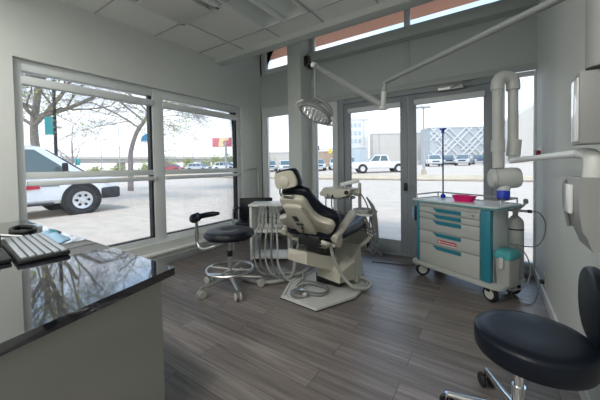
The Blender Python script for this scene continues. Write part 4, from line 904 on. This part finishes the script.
# white pickup seen side on
pk = atg(379, 35.5)
PU, body, cabn = car('pickup_truck', 'white pickup truck seen side-on through the left glass door', 'pickup truck', 'carwhite', L=6.9, Wd=2.3, zs=(.50, 1.30, 2.15), cab=(-1.15, 1.45, -.85, .65), wheels=(-2.15, 2.15), r=.47, loc=(pk.x, pk.y, pk.z - .05), rz=math.radians(180 + 31))
B = MB(); B.bb((-3.2, -.95, 1.28), (-1.35, .95, 1.33)); B.build('truck_bed', 'tyre', PU, world=False)
# parked cars
spec = [(271, 50, 'silver', .05, 'silver car leftmost beyond the narrow corner window'), (286, 46, 'white', .05, 'white car next to the left edge of the column'), (302, 47, 'red', .05, 'red car in the parking lot, first right of the column'), (319, 46, 'silver', .05, 'silver car beside the red one in the parking lot'), (336, 47, 'white', .05, 'white car behind the white window frame left of the doors'), (350, 50, 'silver', 0, 'silver car behind the nose of the white pickup'),
        (434, 45, 'white', .12, 'white car facing the room beside the tall street lamp'), (448, 54, 'blue', .1, 'dark blue car parked behind the thin pole on the cart'), (463, 47, 'silver', -.05, 'silver car facing the room before the lattice building'), (479, 54, 'blue', .1, 'dark blue car at the right of the lattice building view'), (493, 45, 'white', .1, 'white car half hidden by the right door stile'),
        (174, 66, 'red', 9, 'small red car just right of the big window mullion'), (200, 60, 'silver', 9, 'silver car just above the left window transom'), (227, 58, 'white', 9, 'white car under the red billboard')]
for px, d, colr, dr_, lb_ in spec:
    p = atg(px, d); rz = math.atan2(-p.y, -p.x) + dr_ if dr_ < 5 else .3
    car('parked_car', lb_, 'car', 'car' + colr, L=5.2, Wd=2.15, zs=(.36, 1.05, 1.80), cab=(-2.3, 1.5, -1.9, .5), wheels=(-1.6, 1.65), r=.38, loc=(p.x, p.y, p.z - .04), rz=rz, group='cars parked across the road')

# ---- buildings
def bld(name, label, pl, pr, ptop, d, depth, m_, rows=None, cat='building'):
    a = at(pl, ptop, d); b_ = at(pr, ptop, d); ux = Vector((b_.x - a.x, b_.y - a.y, 0)); L = ux.length; ux.normalize(); un = Vector((-ux.y, ux.x, 0)); h = a.z
    c = Vector((a.x, a.y, .8)); rz = math.atan2(ux.y, ux.x)
    t = thing(name, label, cat, c, rz)
    B = MB(); B.bb((0, 0, 0), (L, depth, h - .8)); B.build('walls', m_, t, world=False)
    B = MB(); B.bb((-.15, -.15, h - .8), (L + .15, depth + .15, h - .5)); B.build('parapet', 'bldwhite', t, world=False)
    return t, L, h - .8
t, L, h = bld('office_building', 'pale multi-storey office block beyond the left glass door', 340, 368, 120, 90, 7, 'bldwhite')
for r_ in range(5):
    for c_ in range(5):
        B = MB(); x0 = .4 + c_ * (L - 2.2) / 5; B.bb((x0, -.06, 2.6 + r_ * 2.5), (x0 + (L - 2.2) / 5 - .45, .05, 3.9 + r_ * 2.5)); B.build('window', 'bldglass', t, world=False)
B = MB(); B.bb((L - 1.5, -.1, 0), (L - 1.2, .02, h)); B.build('corner_strip', 'bldbeige', t, world=False)
for sx in (1.0, 3.5): B = MB(); B.bb((sx, 3, h), (sx + 1.2, 5, h + 1.0)); B.build('roof_unit', 'bldgrey', t, world=False)
t, L, h = bld('low_building', 'low bluish shopfront building at the foot of the office block', 340, 366, 148, 75, 6, 'bldglass')
t, L, h = bld('beige_building', 'plain beige block building right of the office block', 373, 436, 134, 84, 4, 'bldbeige')
B = MB(); B.bb((L * .09, -.08, 0), (L * .10, .02, h)); B.build('downpipe', 'pole', t, world=False)
B = MB(); B.bb((0, -.05, h * .0), (L, .02, h * .18)); B.build('plinth', 'bldwhite', t, world=False)
t, L, h = bld('lattice_building', 'grey building wrapped in a diagonal white lattice screen', 430, 502, 128, 75, 6, 'bldgrey')
z0, z1 = 2.2, h - .1
def clip(x0_, zz0, x1_, zz1):
    return x0_, zz0, x1_, zz1
for dirn in (1, -1):
    for k in range(-8, 16):
        if k % 4 == 3: continue
        xs0 = k * 1.55 if dirn > 0 else k * 1.55 + 1.0
        H_ = z1 - z0; pa = Vector((xs0, -.12, z0)); pb = Vector((xs0 + dirn * H_, -.12, z1))
        if dirn < 0: pa, pb = Vector((xs0 + H_ * .5, -.14, z0)), Vector((xs0 - H_ * .5, -.14, z1))
        # clip to the facade
        tt = [0, 1]; dx = pb.x - pa.x
        lo = max(0, min((0 - pa.x) / dx, (L - pa.x) / dx)); hi = min(1, max((0 - pa.x) / dx, (L - pa.x) / dx))
        if hi - lo < .08: continue
        seg_ = (0.0, 1.0)
        if (k % 3) == 0: hi = lo + (hi - lo) * .62
        if (k % 3) == 1: lo = lo + (hi - lo) * .25
        q0, q1 = pa.lerp(pb, lo), pa.lerp(pb, hi)
        B = MB(); B.tube([q0, q1], .20, 4); B.build('lattice_bar', 'lattice', t, world=False)
B = MB(); B.bb((0, -.25, 1.9), (L, .02, 2.3)); B.build('canopy', 'bldwhite', t, world=False)
B = MB(); B.bb((.6, -.2, 0), (L * .35, .02, 2.0)); B.build('entrance', 'tyre', t, world=False)
# gabled grey building seen through slim strip
a = at(511, 130, 60); t = thing('gabled_building', 'pale grey gabled building seen in the slim strip by the right wall', 'building', (a.x, a.y, .9), math.radians(35))
gb = [(0, 0), (14, 0), (14, 13.5), (6.5, 13.5), (0, 9.6)]
B = MB(); B.prof(gb, (0, 0, 0), (1, 0, 0), (0, 0, 1), (0, 1, 0), 0, 3); B.build('walls', 'bldbeige', t, world=False)
B = MB(); B.prof([(5.2, 0), (5.35, 0), (5.35, 13.2), (5.2, 13.1)], (0, -.1, 0), (1, 0, 0), (0, 0, 1), (0, 1, 0), 0, .1); B.build('downpipe', 'bldwhite', t, world=False)
t, L, h = bld('brick_building', 'low tan brick building behind the parked cars beyond the column', 300, 336, 152, 85, 10, 'brick')
B = MB(); B.bb((L * .3, -.1, .5), (L * .7, .02, 1.6)); B.build('window', 'bldglass', t, world=False)
t, L, h = bld('flat_building', 'long low pale building beyond the corner window', 262, 296, 153, 85, 10, 'bldbeige')

# ---- street furniture
def lamp_post(px, d, ptop, label, arm=1.0, two=False, g=None):
    p = atg(px, d); top = at(px, ptop, d)
    t = thing('street_lamp', label, 'street lamp', p, 0, g); H_ = top.z - p.z
    B = MB(); B.cyl((0, 0, 0), (0, 0, H_), .13, .08, 8); B.build('lamp_pole', 'pole', t, world=False)
    B = MB(); B.cyl((0, 0, 0), (0, 0, .5), .25, .22, 10); B.build('pole_base', 'curb', t, world=False)
    B = MB(); d_ = Vector((math.cos(YAW), math.sin(YAW), 0)); B.tube([(0, 0, H_), tuple(d_ * arm + Vector((0, 0, H_ + .05)))], .05, 6); B.box(tuple(d_ * (arm + .15) + Vector((0, 0, H_ + .02))), (.8, .45, .16), .04)
    if two: B.box(tuple(d_ * -.4 + Vector((0, 0, H_ + .02))), (.8, .45, .16), .04)
    B.build('lamp_head', 'pole', t, world=False); return t, H_
t, H_ = lamp_post(424, 28, 108, 'tall grey street lamp in front of the beige and lattice buildings', .1, True)
B = MB(); B.tube([(0, 0, 3.2), (.55, .4, 3.3)], .05, 6); B.build('side_arm', 'pole', t, world=False)
lamp_post(121, 60, 125, 'tall thin street lamp before the overpass, nearest the leaning tree', -1.2, g=None)
lamp_post(103, 70, 140, 'shorter thin street lamp above the overpass piers', .8)
lamp_post(57, 30, 128, 'grey pole beside the teal banner behind the van', .3)
for i, px in enumerate((177, 185, 194)): lamp_post(px, 90, 150 + 2 * (i % 2), '%s of the three distant thin poles behind the right pane' % ['leftmost', 'middle', 'rightmost'][i], .1)
# banner
p = atg(58, 12.4); t = thing('banner_pole', 'dark pole with a teal banner in front of the big tree', 'banner', p)
B = MB(); B.cyl((0, 0, 0), (0, 0, 5.3), .06, seg=8); B.build('pole', 'tyre', t, world=False)
B = MB(); d_ = Vector((math.cos(YAW), math.sin(YAW), 0)); za, zb_ = at(50, 135, 12.4).z - p.z, at(50, 117, 12.4).z - p.z
B.rings([[tuple(d_ * u_ + Vector((0, w_, z))) for u_, z in ((-.07, za), (-.44, za), (-.44, zb_), (-.07, zb_))] for w_ in (-.01, .01)]); B.build('banner_cloth', 'bannerteal', t, world=False)
# small teal street sign
p = atg(77, 22); t = thing('street_sign', 'small teal sign on a short post right of the van roof', 'sign', p)
B = MB(); B.cyl((0, 0, 0), (0, 0, 2.2), .05, seg=8); B.build('post', 'pole', t, world=False)
B = MB(); c_ = at(77.5, 162, 22) - p; B.box(tuple(c_), (.42, .06, .50), .01, rot=Matrix.Rotation(YAW, 3, 'Z')); B.build('sign_panel', 'bannerteal', t, world=False)
# blue rounded sign
p = atg(152.5, 14); t = thing('blue_sign', 'rounded light blue and white sign on a pole by the mullion', 'sign', p)
B = MB(); B.cyl((0, 0, 0), (0, 0, 3.6), .07, seg=10); B.build('post', 'bluepole', t, world=False)
c_ = at(150, 141, 14) - p; dome = [(-.42, 0), (.42, 0), (.40, .14), (.28, .28), (.1, .35), (-.1, .35), (-.28, .28), (-.40, .14)]
B = MB(); B.prof(dome, c_, (math.cos(YAW), math.sin(YAW), 0), (0, 0, 1), (math.sin(YAW), -math.cos(YAW), 0), -.06, .06); B.build('sign_dome', 'signblue', t, world=False)
B = MB(); B.prof([(-.44, -.08), (.44, -.08), (.44, .0), (-.44, .0)], c_, (math.cos(YAW), math.sin(YAW), 0), (0, 0, 1), (math.sin(YAW), -math.cos(YAW), 0), -.07, .07); B.build('sign_base', 'white', t, world=False)
# billboard
p = atg(227, 55); t = thing('billboard', 'red and cream billboard on a single post in the distance', 'billboard', p)
c_ = at(222, 142.3, 55) - p; Rz = Matrix.Rotation(YAW - .15, 3, 'Z'); fx = Rz @ Vector((1, 0, 0)); fn = Rz @ Vector((0, -1, 0))
B = MB(); B.cyl((0, 0, 0), (0, 0, c_.z), .22, seg=10); B.build('post', 'pole', t, world=False)
B = MB(); B.box(tuple(c_), (3.9, .3, 1.75), .03, rot=Rz); pn_ = B.build('panel', 'billred', t, world=False)
B = MB(); B.prof([(x, z) for x, z in ((-.7, -.7), (.1, -.85), (1.3, .2), (1.5, .84), (-.4, .84))], c_, fx, (0, 0, 1), fn, .15, .18); B.build('cream_area', 'billyellow', pn_, world=False)
B = MB(); B.prof(ell(.75, .42, 20), c_ + fx * 1.0 + Vector((0, 0, -.1)), fx, (0, 0, 1), fn, .18, .21); B.build('red_oval', 'billred', pn_, world=False)
# traffic sign gantry near column
p = atg(319, 60); t = thing('traffic_signal', 'traffic signal mast arm with yellow sign beyond the column', 'traffic signal', p)
B = MB(); H1 = at(330, 149, 60).z - p.z; d_ = Vector((math.cos(YAW), math.sin(YAW), 0)); B.cyl(tuple(d_ * 3.5), tuple(d_ * 3.5 + Vector((0, 0, H1))), .12, seg=8); B.tube([tuple(d_ * 3.5 + Vector((0, 0, H1))), tuple(d_ * 0 + Vector((0, 0, H1)))], .13, 6); B.build('mast', 'pole', t, world=False)
B = MB(); B.box((0, 0, H1 + .2), (.4, .3, 1.0), .03); B.build('signal_head', 'tyre', t, world=False)
B = MB(); B.box(tuple(d_ * 2.6 + Vector((0, -.2, H1 - .5))), (.7, .08, .9), .03, rot=Matrix.Rotation(YAW, 3, 'Z')); B.build('yellow_sign', 'signyellow', t, world=False)

# ---- overpass
a, b_ = Vector((-98, 10, 0)), Vector((-66, 84, 0)); ux = (b_ - a).normalized(); L = (b_ - a).length; rz = math.atan2(ux.y, ux.x)
t = thing('overpass', 'grey concrete road overpass on piers in the far distance', 'overpass', a, rz)
B = MB(); B.bb((0, 0, 3.3), (L, 7, 4.3)); B.build('deck', 'overpass', t, world=False)
B = MB(); B.bb((0, -.3, 4.3), (L, 0, 5.0)); B.build('barrier', 'bldbeige', t, world=False)
for k in range(7):
    B = MB(); B.bb((6 + 12 * k, 1.2, 0), (8 + 12 * k, 5, 3.3)); B.build('pier', 'overpass', t, world=False)
for k in range(20):
    B = MB(); B.cyl((2 + 4 * k, -.15, 5.0), (2 + 4 * k, -.15, 5.9), .06, seg=5); B.build('railing_post', 'pole', t, world=False)

# ---- trees
def grow(B, p, d, L, r, lvl, rnd, leaves, spread=.55, droop=0.0, lv_from=2, kids=(3, 4), maxl=5):
    n = 4; pts = [p.copy()]; rr = [r]; q = p.copy(); dd = d.copy()
    for i in range(n):
        dd = (dd + Vector((rnd.uniform(-1, 1), rnd.uniform(-1, 1), rnd.uniform(-.6, .8) - droop)) * .16).normalized()
        q = q + dd * L / n; pts.append(q.copy()); rr.append(r * (1 - .42 * (i + 1) / n))
    B.tube(pts, rr, 6 if lvl < 2 else 3, cap=False)
    if lvl >= lv_from:
        for i in range(1): leaves.append(pts[rnd.randint(1, n)] + Vector((rnd.uniform(-.12, .12),) * 3))
    if lvl >= maxl or r < .004: return
    for k in range(rnd.randint(*kids)):
        i = rnd.randint(1, n); base = pts[i]; ax_ = dd.orthogonal().normalized(); ax_.rotate(Matrix.Rotation(rnd.uniform(0, 2 * PI), 3, dd))
        nd = (dd * math.cos(spread) + ax_ * math.sin(spread) * rnd.uniform(.7, 1.4)).normalized()
        grow(B, base, nd, L * rnd.uniform(.6, .82), max(.0055, rr[i] * .55), lvl + 1, rnd, leaves, spread, droop, lv_from, kids, maxl)
def leafmesh(leaves, size, rnd, per, jit):
    B = MB()
    for c in leaves:
        for k in range(per):
            p = c + Vector((rnd.gauss(0, jit), rnd.gauss(0, jit), rnd.gauss(0, jit))); a = Vector((rnd.uniform(-1, 1), rnd.uniform(-1, 1), rnd.uniform(-1, 1))).normalized() * size * rnd.uniform(.6, 1.3); b2 = a.orthogonal().normalized() * a.length * .6
            vs = [B.bm.verts.new(v) for v in (p - a, p - b2, p + a, p + b2)]; B.face(vs)
    return B
def tree(label, base, trunk, r, branches, seed, bark, leaf, size, per, jit, kids=(3, 4), spread=.55, droop=0, maxl=6):
    rnd = random.Random(seed); t = thing('street_tree', label, 'tree', base); leaves = []
    B = MB(); tp_ = catmull([Vector(p) for p in trunk], 4); B.tube(tp_, [r * (1.1 - .55 * i / (len(tp_) - 1)) for i in range(len(tp_))], 10)
    for (i, d, L, rb) in branches:
        p = tp_[int(i * (len(tp_) - 1))]; grow(B, p, Vector(d).normalized(), L, rb, 1, rnd, leaves, spread, droop, 3 if maxl > 5 else 2, kids, maxl)
    B.build('trunk_and_branches', bark, t, world=False, recalc=False)
    if leaf: leafmesh(leaves, size, rnd, per, jit).build('foliage', leaf, t, world=False, recalc=False)
    return t
T = (math.cos(YAW), math.sin(YAW))   # picture-right direction on the ground
def rt(a, b_, z): return (RX.x * a - AX.x * b_, RX.y * a - AX.y * b_, z)  # a to the right of the view, b_ towards the room
p = atg(37, 13.8)
tree('big leafy street tree with mossy trunk behind the white van', p, [(0, 0, 0), rt(.05, 0, 2), rt(.0, 0, 3.6), rt(.35, .1, 5.2), rt(.5, .2, 7.0)], .19,
     [(.55, rt(1.0, .35, .50), 3.2, .12), (.62, rt(1.0, .1, .22), 3.4, .12), (.68, rt(-1, .3, .5), 2.8, .10), (.75, rt(.8, .6, .7), 3.0, .10), (.85, rt(-.6, .3, .9), 2.6, .09), (.95, rt(.6, .2, 1), 2.6, .09), (1.0, rt(-.2, .5, 1), 2.6, .08), (.9, rt(1, .8, .5), 3.0, .09), (.5, rt(-.8, .2, .4), 2.4, .09), (.6, rt(.2, 1.0, .5), 2.6, .09)],
     11, 'barkgreen', 'leaf', .045, 1, .16, kids=(3, 5))
p = atg(131, 19)
tree('leaning bare street tree arching over the parking lot left of the mullion', p, [(0, 0, 0), rt(.05, 0, 1.4), rt(.1, 0, 2.6), rt(.55, 0, 3.9), rt(1.25, .1, 4.8), rt(1.7, .1, 6.2)], .17,
     [(.65, rt(-1, .3, .5), 3.0, .07), (.75, rt(1, .2, .45), 2.6, .08), (.78, rt(-1, 0, .75), 3.2, .07), (.85, rt(1, .1, .45), 2.4, .07), (.95, rt(.8, .2, .7), 3.0, .07), (1, rt(-.4, .2, 1), 2.8, .06), (1, rt(.8, 0, .6), 3.0, .06), (.88, rt(-.8, .3, .8), 2.8, .06)],
     23, 'bark', 'leaf2', .030, 1, .12, droop=.10, kids=(3, 5))
p = atg(73, 27)
tree('small bare tree standing between the van and the overpass', p, [(0, 0, 0), rt(.05, 0, 1.5), rt(.1, 0, 2.6), rt(.1, 0, 4.2)], .10,
     [(.4, rt(-.8, .2, .8), 1.8, .05), (.5, rt(.9, .2, .8), 2.0, .05), (.65, rt(-.7, .1, 1), 1.8, .05), (.75, rt(.6, .1, 1), 1.8, .04), (1, rt(.1, .1, 1), 1.6, .04)],
     5, 'bark', None, .03, 1, .1, kids=(2, 3), maxl=5)
# distant bushes
for i, (px, d, h_, w_) in enumerate([(96, 62, 1.6, 2.4), (172, 78, 2.2, 2.4), (188, 80, 3.0, 2), (205, 76, 2.0, 2.4), (216, 66, 3.0, 1.6), (228, 70, 3.6, 2), (118, 62, 1.8, 2.4), (308, 66, 3.4, 2.2), (146, 64, 2.0, 2.4), (270, 75, 2.0, 2.4)]):
    p = atg(px, d); rnd = random.Random(i + 50); B = MB()
    leafmesh([Vector((rnd.gauss(0, w_ * .3), rnd.gauss(0, w_ * .3), abs(rnd.gauss(h_ * .5, h_ * .3)))) for k in range(150)], .16, rnd, 3, .25)
    B = leafmesh([p + Vector((rnd.gauss(0, w_ * .3), rnd.gauss(0, w_ * .3), .1 + abs(rnd.gauss(h_ * .5, h_ * .3)))) for k in range(160)], .18, rnd, 3, .25)
    wh_ = ['left of the leaning tree, under the overpass', 'just right of the window mullion', 'second right of the mullion', 'left of the billboard', 'nearest left of the billboard post', 'at the foot of the billboard', 'below the leaning tree', 'beside the traffic signal', 'just left of the window mullion', 'beyond the corner window'][i]
    tag(B.build('roadside_bush', 'bush', recalc=False), 'distant olive green bush ' + wh_, 'bush')
